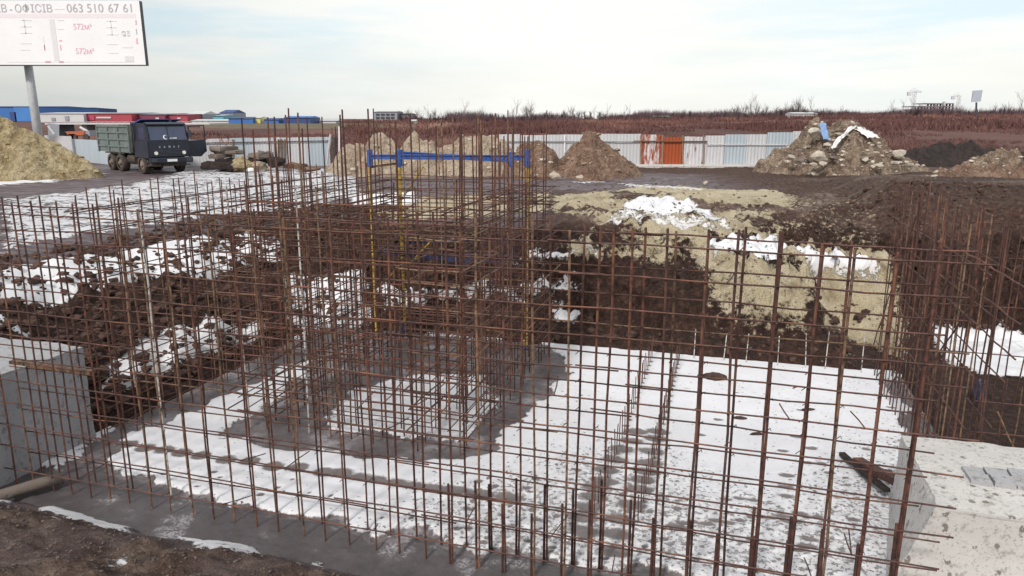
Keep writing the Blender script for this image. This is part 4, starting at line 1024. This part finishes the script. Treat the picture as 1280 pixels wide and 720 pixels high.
def bedf(m):
    m.prismx([(2.15, 1.15), (2.05, 1.5), (2.05, 2.72), (2.12, 2.72), (2.12, 1.55), (2.2, 1.25), (6.6, 1.25), (6.75, 1.15)], -1.2, 1.2)   # floor+headboard
    for sx in (-1, 1):
        m.prismx([(2.1, 1.15), (2.1, 2.72), (6.75, 2.6), (6.75, 1.15)], sx * 1.2, sx * 1.26)
        for z in (1.5, 1.9, 2.3, 2.66): m.box((min(sx * 1.26, sx * 1.33), 2.1, z - .05), (max(sx * 1.26, sx * 1.33), 6.72, z + .05))
        for y in (2.15, 3.6, 5.1, 6.66): m.box((min(sx * 1.26, sx * 1.35), y - .05, 1.12), (max(sx * 1.26, sx * 1.35), y + .05, 2.6))
bd = tb('dump_bed', BED, bedf)
tb('tailgate', BED, lambda m: m.box((-1.2, 6.68, 1.2), (1.2, 6.76, 2.55)), bd)
tb('bed_visor', BLUE, lambda m: m.prismx([(2.1, 2.72), (.7, 3.02), (.7, 3.07), (2.1, 2.79)], -1.15, 1.15), bd, label='faded blue cab guard')
tb('bed_prop', CHASSIS, lambda m: m.tube([(-1.25, 1.95, 1.2), (-1.25, 1.75, 2.9)], .05, 6), bd)
tb('mudguard', CHASSIS, lambda m: (m.box((-1.2, 3.35, 1.05), (-.75, 6.1, 1.12)), m.box((.75, 3.35, 1.05), (1.2, 6.1, 1.12))))
tb('tipping_ram', CHASSIS, lambda m: m.tube([(0, 1.95, .9), (0, 2.0, 2.3)], .12, 10))
tb('step', CHASSIS, lambda m: (m.box((-1.2, .1, .45), (-.95, .6, .5)), m.box((.95, .1, .45), (1.2, .6, .5))))
tb('beacon', BLACKM, lambda m: m.tube([(.55, .8, 2.86), (.55, .8, 3.02)], .09, 8), cab)

# ------------------------------------------------------------------ billboards
YB = 52.0
bb = thing('billboard', 'huge white billboard with faded pink and grey lettering on a pale post', 'billboard', W(47, 205, YB), math.radians(0))
bt = W(183, 82, YB); tl = W(178, 1, YB); bl = W(-100, 80, YB)
bx0, bx1, bz0, bz1 = bl[0], bt[0], bt[2], tl[2]
by = YB
ROT = 0.0
def bbp(x, z, o=0.0):        # board plane, slightly turned so that its right-hand side shows
    dx = x - bx1
    return Vector((bx1 + dx * math.cos(ROT) , YB + dx * -math.sin(ROT) * -1 + 0 - o, z))
def bbox_(m, x0, x1, z0, z1, o0, o1):
    v = [bbp(x0, z0, o0), bbp(x1, z0, o0), bbp(x1, z1, o0), bbp(x0, z1, o0), bbp(x0, z0, o1), bbp(x1, z0, o1), bbp(x1, z1, o1), bbp(x0, z1, o1)]
    return m.add(v, [(3, 2, 1, 0), (4, 5, 6, 7), (0, 1, 5, 4), (1, 2, 6, 5), (2, 3, 7, 6), (3, 0, 4, 7)])
panel = bbox_(MB(), bx0, bx1, bz0, bz1, 0, -.35).build('board', BLACKM, bb)
face = bbox_(MB(), bx0, bx1 - .02, bz0 + .05, bz1, .03, 0.0).build('face_sheet', WHITE, panel)
Hb = bz1 - bz0
def bpx(px, py): # picture point -> board coordinates
    k = W(px, py, YB); return k[0], k[2]
m = MB(); a = bpx(0, 17); b = bpx(170, 22.5); bbox_(m, bx0, b[0], b[1], a[1], .036, .031); m.build('pink_band', PINKBAND, panel)
Mi = root_inv(bb)
def btext(txt, px, py, hpx, mat, vertical=False, sx=1.0):
    x0, z0 = bpx(px, py); size = hpx / F * YB * 1.38
    def fr(x, z):
        if vertical: return Mi @ bbp(x0 - z * sx, z0 + x, .045)
        return Mi @ bbp(x0 + x * sx, z0 + z, .045)
    return textmesh(txt, size, mat, panel, 'lettering', fr)
for w_, x_ in (('063', 84), ('510', 109), ('67', 135.5), ('61', 154)): btext(w_, x_, 15.5, 10, GREYPRINT, sx=.98)
for w_, x_ in (('ІВ', -3.5), ('-', 12.5), ('ОФІСІВ', 19)): btext(w_, x_, 15.5, 9.0, GREYPRINT, sx=.95)
btext('572м²', 92, 37, 7, PINK, sx=.9); btext('572м²', 95, 67.5, 7, PINK, sx=.9)
btext('63', 158, 46, 5, GREYPRINT, True); btext('510', 163, 46, 3.4, GREYPRINT, True)
for (x0, y0, x1, y1, mt) in ((26, 25, 40, 26, PALEPRINT), (26, 33, 40, 34, PALEPRINT), (26, 41, 40, 42, PALEPRINT), (26, 54, 40, 55, PALEPRINT), (26, 62, 38, 63, PALEPRINT), (31, 25, 32, 42, PALEPRINT), (72, 25, 80, 26, PALEPRINT), (72, 36, 80, 37, PALEPRINT),
                             (133, 26, 146, 27, PALEPRINT), (133, 34, 146, 35, PALEPRINT), (134, 43, 148, 44, PALEPRINT), (134, 55, 148, 56, PALEPRINT), (136, 66, 148, 67, PALEPRINT), (139, 26, 140, 44, PALEPRINT), (54, 45, 57, 63, PINKBAND), (55, 56, 57, 63, PINK), (74, 50, 78, 52, PINK), (75, 56, 77.5, 63, PINK),
                             (57, 76.5, 64, 78.5, PINK), (74, 76.5, 80, 78.5, PINK), (169, 25, 171.5, 31, PINK), (170, 36, 172, 43, GREYPRINT), (170, 48, 173, 55, PINK), (156, 70, 168, 77, PALEPRINT), (153, 58, 166, 60, PINKBAND), (68, 24, 68.6, 76, PALEPRINT), (10, 77.2, 168, 77.7, PALEPRINT), (69, 11, 81, 12, PALEPRINT)):
    a = bpx(x0, y0); b = bpx(x1, y1); m = MB(); bbox_(m, a[0], b[0], b[1], a[1], .042, .031); m.build('printed_mark', mt, panel)
pb = W(50.5, 190, YB + 1.4); pt_ = W(46, 82, YB + .9)
MB().tube([(pb[0], pb[1], UP - .2), (pb[0] - .0, pb[1], pt_[2] + 3)], .30, 18, r2=.25).build('post', GREYP, bb, smooth=True)
# small far billboard on the right
b2 = thing('billboard', 'small distant grey billboard on a thin post above the field at the right', 'billboard', W(1221, 145, 190))
def quadbox(m, a, b, dY, Y):
    p, q = W(a[0], a[1], Y), W(b[0], b[1], Y); return m.box((min(p[0], q[0]), Y, min(p[2], q[2])), (max(p[0], q[0]), Y + dY, max(p[2], q[2])))
m = MB(); p = W(1214.5, 127.5, 190); q = W(1228, 112.5, 190)
v = [(p[0], 190, p[2]), (q[0], 190, p[2] + .1), (q[0] + .1, 190, q[2]), (p[0], 190, q[2] - .15)]; v += [(x + .4, y + .9, z) for x, y, z in v]
m.add(v, [(0, 1, 2, 3), (7, 6, 5, 4), (1, 0, 4, 5), (2, 1, 5, 6), (3, 2, 6, 7), (0, 3, 7, 4)]); m.build('board', simple('billboard_grey', (.34, .38, .45), (.40, .44, .50), 1, .6, 0), b2)
MB().tube([W(1220.5, 128, 190.5), W(1220, 146, 190.5)], .22, 8).build('post', BLACKM, b2)

# ------------------------------------------------------------------ distant buildings
def cm(name, c, r=.6): return simple(name, tuple(x * .85 for x in c), c, .15, r, 0)
B_BLUE = cm('warehouse_blue', (.035, .14, .42)); B_NAVY = cm('roof_navy', (.025, .06, .20)); B_RED = cm('warehouse_red', (.36, .05, .075)); B_DRED = cm('warehouse_dark_red', (.20, .035, .07))
B_WHITE = cm('warehouse_white', (.55, .55, .57)); B_GREY = cm('building_grey', (.27, .29, .34)); B_TEAL = cm('teal_wall', (.10, .36, .45)); B_YEL = cm('yellow_wall', (.62, .56, .20)); B_CONC = cm('raw_concrete', (.24, .21, .24)); B_DARK = cm('dark_opening', (.05, .045, .06))
def shed(name, label, x0, x1, yt, yb, Y, depth, mat, roofmat, cat='building', pitch=.0, details=()):
    c = W((x0 + x1) / 2, yb, Y); t = thing(name, label, cat, (c[0], Y, c[2]))
    a = W(x0, yb, Y); b = W(x1, yt, Y)
    MB().box((a[0], Y, a[2] - 3), (b[0], Y + depth, b[2])).build('wall', mat, t)
    z = b[2]; ov = (b[0] - a[0]) * .01
    MB().add([(a[0] - ov, Y - .4, z + .02), (b[0] + ov, Y - .4, z + .02), (b[0] + ov, Y + depth, z + .02), (a[0] - ov, Y + depth, z + .02), (a[0], Y + depth / 2, z + .5 + pitch), (b[0], Y + depth / 2, z + .5 + pitch)],
             [(3, 2, 1, 0), (0, 1, 5, 4), (2, 3, 4, 5), (1, 2, 5), (3, 0, 4)]).build('roof', roofmat, t)
    for (dn, q0, q1, r0, r1, mt) in details:
        m = MB(); p, q = W(q0, r1, Y), W(q1, r0, Y); m.box((p[0], Y - .25, p[2]), (q[0], Y - .02, q[2])); m.build(dn, mt, t)
    return t
shed('warehouse', 'large blue warehouse with a darker recessed bay at the far left', -60, 43, 133.5, 153, 260, 40, B_BLUE, B_NAVY, details=(('door', 14, 20, 140, 152, B_NAVY), ('trim', 20, 38, 134, 152, cm('brighter_blue', (.05, .19, .5)))))
shed('warehouse', 'dark blue long-roofed hall behind the billboard post', 40, 86, 135, 143, 330, 40, B_NAVY, B_NAVY)
shed('warehouse', 'white loading hall between the blue warehouse and the red one', 40, 104, 142, 152, 250, 30, B_WHITE, B_WHITE, details=(('door', 82, 86, 145, 151, B_GREY), ('door', 65, 69, 147, 151, B_GREY)))
shed('warehouse', 'long red warehouse with a white sign, left of the truck roof', 104, 164, 142, 152, 252, 30, B_RED, B_GREY, details=(('sign', 121, 139, 146, 148, B_WHITE), ('trim', 105, 118, 144.5, 150, cm('bright_red', (.45, .05, .11)))))
shed('warehouse', 'dark red warehouse above the truck cab', 164.5, 206, 143, 152, 256, 30, B_DRED, B_GREY, details=(('window', 195, 199, 147, 149, B_WHITE),))
shed('warehouse', 'small red shed with bright wall right of the dark red warehouse', 206.5, 234, 144, 152, 258, 24, B_RED, B_DRED, details=(('window', 222, 226, 147, 149, B_WHITE),))
shed('house', 'pale gabled house beside the red sheds', 235, 254, 143, 152, 270, 14, B_GREY, B_WHITE, pitch=.7, details=(('door', 238, 241, 146, 152, B_DRED),))
shed('house', 'teal walled building left of the blue hall', 267, 279, 145, 153, 262, 14, B_TEAL, B_GREY)
shed('house', 'grey building with blue roof left of the teal wall', 254.5, 268, 143.5, 152, 285, 14, B_GREY, B_NAVY)
shed('house', 'two storey blue roofed house behind the tall bars at the left', 275, 291, 141, 150, 290, 14, B_GREY, B_NAVY, pitch=.7, details=(('window', 278, 281, 144, 146, B_DARK), ('window', 284, 287, 144, 146, B_DARK)))
shed('warehouse', 'bright blue container row left of the yellow wall', 286, 316, 148, 154, 240, 10, B_BLUE, B_NAVY)
shed('kiosk', 'small yellow building among the blue ones', 317, 325, 147.5, 153, 242, 8, B_YEL, B_WHITE)
shed('warehouse', 'bright blue shed right of the yellow building', 330, 348, 149.5, 154.5, 238, 8, B_BLUE, B_NAVY)
shed('warehouse', 'navy cargo hall standing alone right of the bright blue shed', 355, 388, 147, 154.5, 236, 12, B_NAVY, B_BLUE)
shed('warehouse', 'long white low roof behind the blue sheds', 240, 420, 151, 155, 246, 10, B_WHITE, B_WHITE)
shed('office_block', 'grey block with dark windows standing behind the tall bars', 468, 496, 140, 153, 330, 20, B_GREY, B_GREY, details=[('window', 470 + 6.2 * i, 474.5 + 6.2 * i, 142 + 4 * j, 144.4 + 4 * j, B_DARK) for i in range(4) for j in range(2)])
shed('office_block', 'dark low annex right of the grey block', 497, 513, 143, 153, 335, 20, B_CONC, B_DARK)
shed('kiosk', 'tiny white shed on the field behind the bars', 512, 520, 151.5, 153.6, 232, 5, B_WHITE, B_WHITE)
shed('warehouse', 'low white roof among the trees above the rusty fence', 992, 1022, 142, 145, 260, 8, B_WHITE, B_WHITE)
shed('kiosk', 'small red and green shop far behind the rusty panels', 817, 838, 146, 150, 300, 8, cm('shop_red', (.40, .06, .10)), cm('shop_green', (.05, .12, .08)))
# unfinished building
cx_ = W(1167, 140, 420); ub = thing('unfinished_building', 'unfinished concrete building frame on the skyline at the right', 'building', cx_)
def qb(m, x0, x1, y0, y1, Y, d): p, q = W(x0, y1, Y), W(x1, y0, Y); m.box((p[0], Y, p[2]), (q[0], Y + d, q[2]))
for x0, x1, y in ((1143, 1192, 132.5), (1144, 1190, 136.5), (1158, 1192, 128.8), (1144, 1192, 140.5)):
    m = MB(); qb(m, x0, x1, y, y + 1.1, 420, 14); m.build('floor_slab', B_CONC, ub)
for i in range(13):
    m = MB(); x = 1144 + i * 3.9; qb(m, x, x + 1.2, 132.6 if x < 1157 else 128.9, 144, 421, 1.5); m.build('column', B_DARK if i % 3 else B_CONC, ub)
m = MB(); qb(m, 1180, 1182.5, 127, 132, 419, 2); m.build('stair_wall', B_WHITE, ub); m = MB(); qb(m, 1168, 1172, 129, 136, 419.5, 2); m.build('stair_wall', B_CONC, ub)
CRM = cm('crane_paint', (.55, .56, .60))
def crane(label, px, ytop, ybase, j0, j1, Y):
    t = thing('tower_crane', label, 'crane', W(px, ybase, Y)); 
    m = MB()
    for dx in (-.7, .7):
        for dy in (0, 1.4): p = W(px, ybase, Y); q = W(px, ytop, Y); m.tube([(p[0] + dx, Y + dy, p[2] - 3), (p[0] + dx, Y + dy, q[2])], .13, 4)
    n = 12
    for i in range(n): z0 = p[2] + (q[2] - p[2]) * i / n; z1 = p[2] + (q[2] - p[2]) * (i + 1) / n; m.tube([(p[0] - .7 * (-1) ** i, Y, z0), (p[0] + .7 * (-1) ** i, Y, z1)], .1, 4)
    m.build('mast', CRM, t)
    m = MB(); a, b = W(j0, ytop + 1.2, Y), W(j1, ytop + 1.2, Y); m.tube([a, b], .16, 4); m.tube([(a[0], a[1], a[2] + .9), (b[0], b[1], b[2] + .5)], .12, 4)
    m.tube([a, (q[0], q[1], q[2] + 1.8), b], .09, 4); m.build('jib', CRM, t)
    m = MB(); a = W(j0, ytop + 1.5, Y); m.box((a[0] - 1.0, a[1] - .5, a[2] - 1.8), (a[0] + .9, a[1] + .8, a[2] + .3)); m.build('counterweight', CRM, t)
crane('pale tower crane left of the unfinished building', 1141, 114, 143, 1137, 1152, 430)
crane('very faint tower crane right of the unfinished building', 1197, 119, 143, 1192, 1199, 470)

# overpass with railing on the left, with a lorry under it
ov = thing('overpass', 'low white overpass with railing crossing behind the truck', 'bridge', W(150, 160, 120))
m = MB(); qb(m, 56, 262, 154.0, 155.6, 120, 8); m.build('deck', B_WHITE, ov)
m = MB(); qb(m, 56, 262, 152.0, 152.5, 120, .1)
for i in range(30): qb(m, 57 + i * 7, 57.5 + i * 7, 152, 154, 120, .1)
m.build('railing', GREYP, ov)
for x in (66, 104, 150, 200): m = MB(); qb(m, x, x + 4, 155.6, 172, 121, 5); m.build('pier', B_GREY, ov)
m = MB(); p = W(66, 156, 119); q = W(66, 176, 119); r_ = W(78, 176, 110)
m.add([W(60, 154, 119), W(74, 155.6, 119), W(74, 176, 119), W(60, 176, 119), W(60, 154, 124), W(74, 155.6, 124), W(74, 176, 124), W(60, 176, 124)], [(0, 1, 2, 3), (7, 6, 5, 4), (0, 4, 5, 1), (1, 5, 6, 2), (3, 2, 6, 7), (0, 3, 7, 4)]); m.build('abutment', B_GREY, ov)
lo = thing('lorry', 'small orange tipper lorry under the white overpass', 'truck', W(95, 171, 96))
m = MB(); p = W(85, 169, 96); q = W(104, 163.5, 96); m.prism([(p[0], p[2]), (q[0], p[2]), (q[0] + .2, q[2]), (p[0] + .4, q[2] - .1), (p[0] - .3, q[2] - .1)], 96, 98.3); m.build('tipper_body', cm('lorry_orange', (.42, .11, .05)), lo)
m = MB(); p = W(104.8, 170, 96); q = W(111, 164, 96); m.prism([(p[0], p[2]), (q[0], p[2]), (q[0], p[2] + .7), (q[0] - .15, q[2]), (p[0], q[2])], 96.1, 98.1); m.build('cab', B_GREY, lo)
for x in (88, 92, 107):
    c = W(x, 171, 96); MB().tube([(c[0], 96, c[2]), (c[0], 96.35, c[2])], .38, 14).build('wheel', RUBBER, lo)
tw = W(110, 163, 100)
fr_ = thing('barrier_frame', 'white sloping barrier frame beside the orange lorry', 'barrier', W(108, 172, 98))
MB().tube([W(100, 159, 98), W(118, 169, 98)], .16, 6).build('arm', B_WHITE, fr_); MB().tube([W(109, 164, 98), W(109, 174, 98)], .14, 6).build('post', B_WHITE, fr_)
MB().tube([W(60, 157.5, 97), W(68, 168, 97)], .13, 6).build('strut', B_WHITE, fr_)
# embankment carrying the road behind
def emb(px0, px1, ytop, ybot, Y0, Y1, mat, name):
    n = 60; v = []; 
    for i in range(n + 1):
        px = px0 + (px1 - px0) * i / n; j = random.uniform(-.25, .25)
        a = W(px, ybot, Y0); b = W(px, ytop + j, Y1); c = W(px, ytop + j, Y1 + 6); d = W(px, ybot, Y1 + 10)
        v += [(a[0], a[1], a[2] - 1), b, (c[0], c[1], b[2]), (d[0], d[1], a[2] - 2)]
    f = [(i * 4 + q, i * 4 + 4 + q, i * 4 + 5 + q, i * 4 + 1 + q) for i in range(n) for q in range(3)]
    return MB().add(v, f).build(name, mat, kind='structure')
OLIVE = simple('olive_grass', (.07, .055, .03), (.15, .11, .065), .5, .95, 0)
emb(250, 520, 154.6, 163, 150, 195, OLIVE, 'embankment')

# ------------------------------------------------------------------ bare trees on the skyline
def tw_tree(seed, h, spread, dens):
    rr = random.Random(seed); m = MB()
    def br(p, d, L, r, lv):
        n = 3; pts = [p]; q = p
        for i in range(n):
            d = (d + Vector((rr.gauss(0, .12), rr.gauss(0, .12), rr.gauss(0, .05) + .05))).normalized(); q = q + d * L / n; pts.append(q)
        m.tube(pts, r, 3 if lv else 6, r2=r * .45)
        if lv >= 3: return
        for k in range(dens if lv else dens + 5):
            f = rr.uniform(.12, 1.0); b = pts[min(int(f * n), n - 1)].lerp(pts[min(int(f * n) + 1, n)], (f * n) % 1)
            a = rr.uniform(0, 2 * PI); sp = rr.uniform(.35, .8) * spread
            nd = (d + Vector((math.cos(a) * sp, math.sin(a) * sp, .1))).normalized()
            br(b, nd, L * rr.uniform(.38, .6), r * .42, lv + 1)
    stems = 1 if dens < 5 else 3
    for k in range(stems): br(Vector((rr.gauss(0, .3 * (stems > 1)), rr.gauss(0, .3 * (stems > 1)), -.3)), Vector((rr.gauss(0, .2 * (stems > 1)), 0, 1)).normalized(), h * .72, h * .013, 0)
    return m
TWIG = cm('bare_twigs', (.085, .06, .065), .95); TWIG2 = cm('pale_bare_twigs', (.22, .19, .19), .95); DKTREE = cm('dark_shrubs', (.05, .032, .036), .95)
protos = []
for i, (sd, h, sp, de, mt) in enumerate(((1, 5, 1.0, 5, TWIG), (2, 6, .7, 5, TWIG), (3, 4.2, 1.1, 6, DKTREE), (4, 7.5, .7, 4, TWIG2), (5, 3.5, 1.3, 7, DKTREE))):
    protos.append(tw_tree(sd, h, sp, de).build('tree', mt, smooth=False))
LABS = [((600, 720), 'bare leafless tree on the skyline just right of the cage bars', 'skyline trees right of the cage'),
        ((720, 830), 'bare leafless tree on the skyline above the white fence panels', 'skyline trees above the white fence'),
        ((830, 935), 'bare leafless tree on the skyline above the rusty fence panels', 'skyline trees above the rusty fence'),
        ((935, 1060), 'bare leafless tree on the skyline above the rubble heap', 'skyline trees above the rubble heap'),
        ((1100, 1290), 'bare leafless tree on the skyline by the small far billboard', 'skyline trees near the far billboard'),
        ((500, 600), 'bare leafless tree on the skyline behind the tall cage bars', 'skyline trees behind the cage')]
used = set(); tid = 0
for (a, b), lab, grp in LABS:
    n = int((b - a) / 3.4)
    for k in range(n):
        px = a + (b - a) * (k + random.random()) / n; Yd = random.uniform(230, 340); pi_ = random.choice((0, 1, 2, 2, 4, 4, 3, 0))
        o = protos[pi_] if pi_ not in used else protos[pi_].copy()
        if pi_ in used: COL.objects.link(o)
        used.add(pi_)
        c = W(px, 140, Yd); o.location = (c[0], Yd, gz(c[0], Yd)); o.rotation_euler = (0, 0, random.uniform(0, 6.28))
        s_ = random.uniform(.35, .85) * (1.15 if pi_ == 3 else 1) * (.75 + .9 * max(0, float(vnoise(px * .03, 0.0, 5)) + .3)); 
        o.scale = (s_, s_, s_); tag(o, lab, 'tree', grp)
for i, p in enumerate(protos):
    if i not in used: bpy.data.objects.remove(p)
# scrub belt along the far edge of the field: uncountable twigs
def scatter(name, regions, mats, count, hmin, hmax, wfac, lean=.35, blades=5):
    v = []; f = []; mi = []
    for (x0, x1, ya, yb) in regions:
        for i in range(count):
            Yd = random.uniform(ya ** .5, yb ** .5) ** 2; px = random.uniform(x0, x1); X_ = (px - 640) / 946 * Yd
            v.append((X_, Yd, random.random()))
    arr = np.array(v); z = ground_h(arr[:, 0], arr[:, 1]); V_ = []; F_ = []
    clump = fbm(arr[:, 0] * .06, arr[:, 1] * .03, 7, 3)
    for (x, y, r_), zz, cl in zip(arr, z, clump):
        if cl < -.25: continue
        h = hmin + (hmax - hmin) * r_ * (.6 + cl)
        for b in range(blades):
            a = random.uniform(0, 2 * PI); w = h * wfac; ox, oy = random.gauss(0, h * .4), random.gauss(0, h * .4); lx, ly = random.gauss(0, lean * h), random.gauss(0, lean * h)
            o = len(V_); ca, sa_ = math.cos(a) * w, math.sin(a) * w
            V_ += [(x + ox - ca, y + oy - sa_, zz - .05), (x + ox + ca, y + oy + sa_, zz - .05), (x + ox + lx, y + oy + ly, zz + h * random.uniform(.6, 1.1))]; F_.append((o, o + 1, o + 2))
    mb = MB(); mb.v = V_; mb.f = F_; mb.mi = [0] * len(F_)
    return mb
def field_mat():
    m, nt, b = newmat('dry_field_grass'); g = geo(nt)
    n = noise(nt, 1, 5, .6, scaled(nt, g, (.05, .014, .1))); n2 = noise(nt, .8, 3, .6, g)
    c = ramp(nt, n, [(.35, (.082, .033, .030)), (.52, (.14, .065, .056)), (.62, (.23, .11, .09)), (.72, (.42, .27, .21))])
    c = mix(nt, mth(nt, 'MULTIPLY', n2, .5), c, (.10, .045, .045)); nt.links.new(c, b.inputs['Base Color']); b.inputs['Roughness'].default_value = .95
    return m
FM = field_mat()
o = scatter('dry_grass', [(230, 1300, 54, 130)], None, 9000, .25, .8, .12).build('dry_grass', FM, kind='stuff'); tag(o, 'reddish dry grass covering the field beyond the fence', 'grass')
o = scatter('scrub', [(430, 1340, 130, 300)], None, 9000, .6, 1.6, .16).build('far_grass', FM, kind='stuff'); tag(o, 'reddish brown scrub on the far part of the field', 'scrub')
o = scatter('wood', [(560, 1340, 346, 380)], None, 15000, 1.2, 5.5, .035, .12, 4).build('far_wood', cm('far_twigs', (.13, .085, .10), .95), kind='stuff'); tag(o, 'low hazy line of bare bushes along the horizon', 'bushes')
o = scatter('belt', [(500, 1340, 300, 345)], None, 9000, .8, 2.6, .07, .2).build('scrub_belt', cm('scrub_purple', (.10, .048, .055), .95), kind='stuff'); tag(o, 'dark purple scrub belt along the skyline', 'scrub')

# ------------------------------------------------------------------ clods on the banks and foreground
def clods(name, n, region, sizes, mat, label, seed, keep):
    rr = random.Random(seed); m = MB(); shapes = [blob(1, 1, k, (1.1, .9, .75), .5) for k in range(12)]
    pts = []
    while len(pts) < n:
        s = rr.uniform(region[0], region[1]); t = rr.uniform(region[2], region[3]); pts.append((s, t))
    a = np.array(pts); xs = a[:, 0] * V[0] + a[:, 1] * U[0]; ys = a[:, 0] * V[1] + a[:, 1] * U[1]
    zs = ground_h(xs, ys); hb = base_h(xs, ys)
    for (s, t), x, y, z, h in zip(pts, xs, ys, zs, hb):
        if not keep(s, t, h, x, y): continue
        r_ = sizes[0] + (sizes[1] - sizes[0]) * rr.random() ** 3; v, f = shapes[rr.randrange(12)]
        a_ = rr.uniform(0, 6.28); c_, s_ = math.cos(a_) * r_, math.sin(a_) * r_
        m.add([(x + p[0] * c_ - p[1] * s_, y + p[0] * s_ + p[1] * c_, z + p[2] * r_ + r_ * .2) for p in v], f)
    o = m.build(name, mat, kind='stuff'); tag(o, label, 'clods'); return o
clods('soil_clods', 5500, (-15.5, 5, 10, 23), (.02, .17), CLOD, 'dark lumps of soil strewn over the pit banks', 1, lambda s, t, h, x, y: .08 < h < 2.2 and (s < -10.9 or t > 17.5) and not (s > -5.5 and .45 < h))
clods('ledge_clods', 2600, (-15.8, -10.9, 9.7, 24), (.03, .17), CLOD, 'large dark clods lying in the snow of the left bank', 9, lambda s, t, h, x, y: h > .15)
clods('brown_clods', 6000, (-11, 3, 4.5, 7.3), (.005, .03), CLODB, 'small brown lumps on the foreground earth bank', 2, lambda s, t, h, x, y: True)
clods('bank_rubble', 1500, (-1.2, 4.5, 17.6, 27), (.012, .05), CLODB, 'brown crumbs of clay on the clay bank', 3, lambda s, t, h, x, y: h > .05)
clods('track_clods', 2200, (-18, 12, 22, 40), (.015, .09), CLODB, 'brown lumps on the muddy ground round the pit', 4, lambda s, t, h, x, y: True)
clods('right_bank_clods', 2600, (3.6, 16, 10, 30), (.02, .16), CLOD, 'dark lumps of soil on the right-hand bank', 5, lambda s, t, h, x, y: h > .08)

# ------------------------------------------------------------------ light, sky, camera
SUN_EL = math.radians(38); SUN_AZ = math.radians(205)      # azimuth clockwise from +Y: behind the camera, a little to the left
w = bpy.data.worlds.new('World'); scene.world = w; w.use_nodes = True; nt = w.node_tree; nt.nodes.clear()
out = N(nt, 'ShaderNodeOutputWorld'); bg = N(nt, 'ShaderNodeBackground'); nt.links.new(bg.outputs[0], out.inputs[0])
sky = N(nt, 'ShaderNodeTexSky', sky_type='NISHITA', sun_disc=False); sky.sun_elevation = SUN_EL; sky.sun_rotation = SUN_AZ; sky.air_density = 1.0; sky.dust_density = 3.0; sky.ozone_density = 1.5
tc = N(nt, 'ShaderNodeTexCoord'); vec = tc.outputs['Generated']
n1 = noise(nt, 1.6, 5, .55, scaled(nt, vec, (1, 1, 4.5)))
# thin bright cloud veil, densest ahead and low down
sep = N(nt, 'ShaderNodeSeparateXYZ'); nt.links.new(vec, sep.inputs[0])
side = step(nt, sep.outputs[0], -.75, .10)
veil = mth(nt, 'ADD', mth(nt, 'MULTIPLY', side, .32), mth(nt, 'MULTIPLY', step(nt, n1, .3, .75), .22)); veil = mth(nt, 'ADD', veil, .5, clamp=True)
n2 = noise(nt, 2.6, 6, .6, scaled(nt, vec, (1, 1, 9)))
hi = mth(nt, 'MULTIPLY', step(nt, sep.outputs[2], -.03, .12), step(nt, n2, .38, .62))
edge = mth(nt, 'ABSOLUTE', mth(nt, 'ADD', sep.outputs[0], -.08)); hi = mth(nt, 'MULTIPLY', hi, step(nt, edge, -.05, .45))
cloud = mix(nt, hi, (10.7, 10.7, 10.2), (8.2, 9.7, 10.3))
c = mix(nt, veil, sky.outputs[0], cloud); nt.links.new(c, bg.inputs['Color']); bg.inputs['Strength'].default_value = .085
sd = bpy.data.lights.new('sun', 'SUN'); sd.energy = 2.5; sd.angle = math.radians(6); sd.color = (1.0, .95, .87)
so = bpy.data.objects.new('sun', sd); COL.objects.link(so)
dirv = Vector((math.sin(SUN_AZ) * math.cos(SUN_EL), math.cos(SUN_AZ) * math.cos(SUN_EL), math.sin(SUN_EL)))
so.rotation_euler = (-dirv).to_track_quat('-Z', 'Y').to_euler(); so.location = (0, -20, 40)
cd_ = bpy.data.cameras.new('camera'); cam = bpy.data.objects.new('camera', cd_); COL.objects.link(cam)
cam.location = (0, 0, CAMZ); cam.rotation_euler = (math.radians(90) - PITCH, 0, 0)
cd_.sensor_width = 36; cd_.lens = 36 * F / 1280; cd_.clip_end = 12000; cd_.clip_start = .1
scene.camera = cam
scene.render.engine = 'CYCLES'
vs = scene.view_settings; vs.view_transform = 'Standard'; vs.look = 'None'; vs.exposure = 0.2; vs.gamma = 1; vs.use_curve_mapping = False
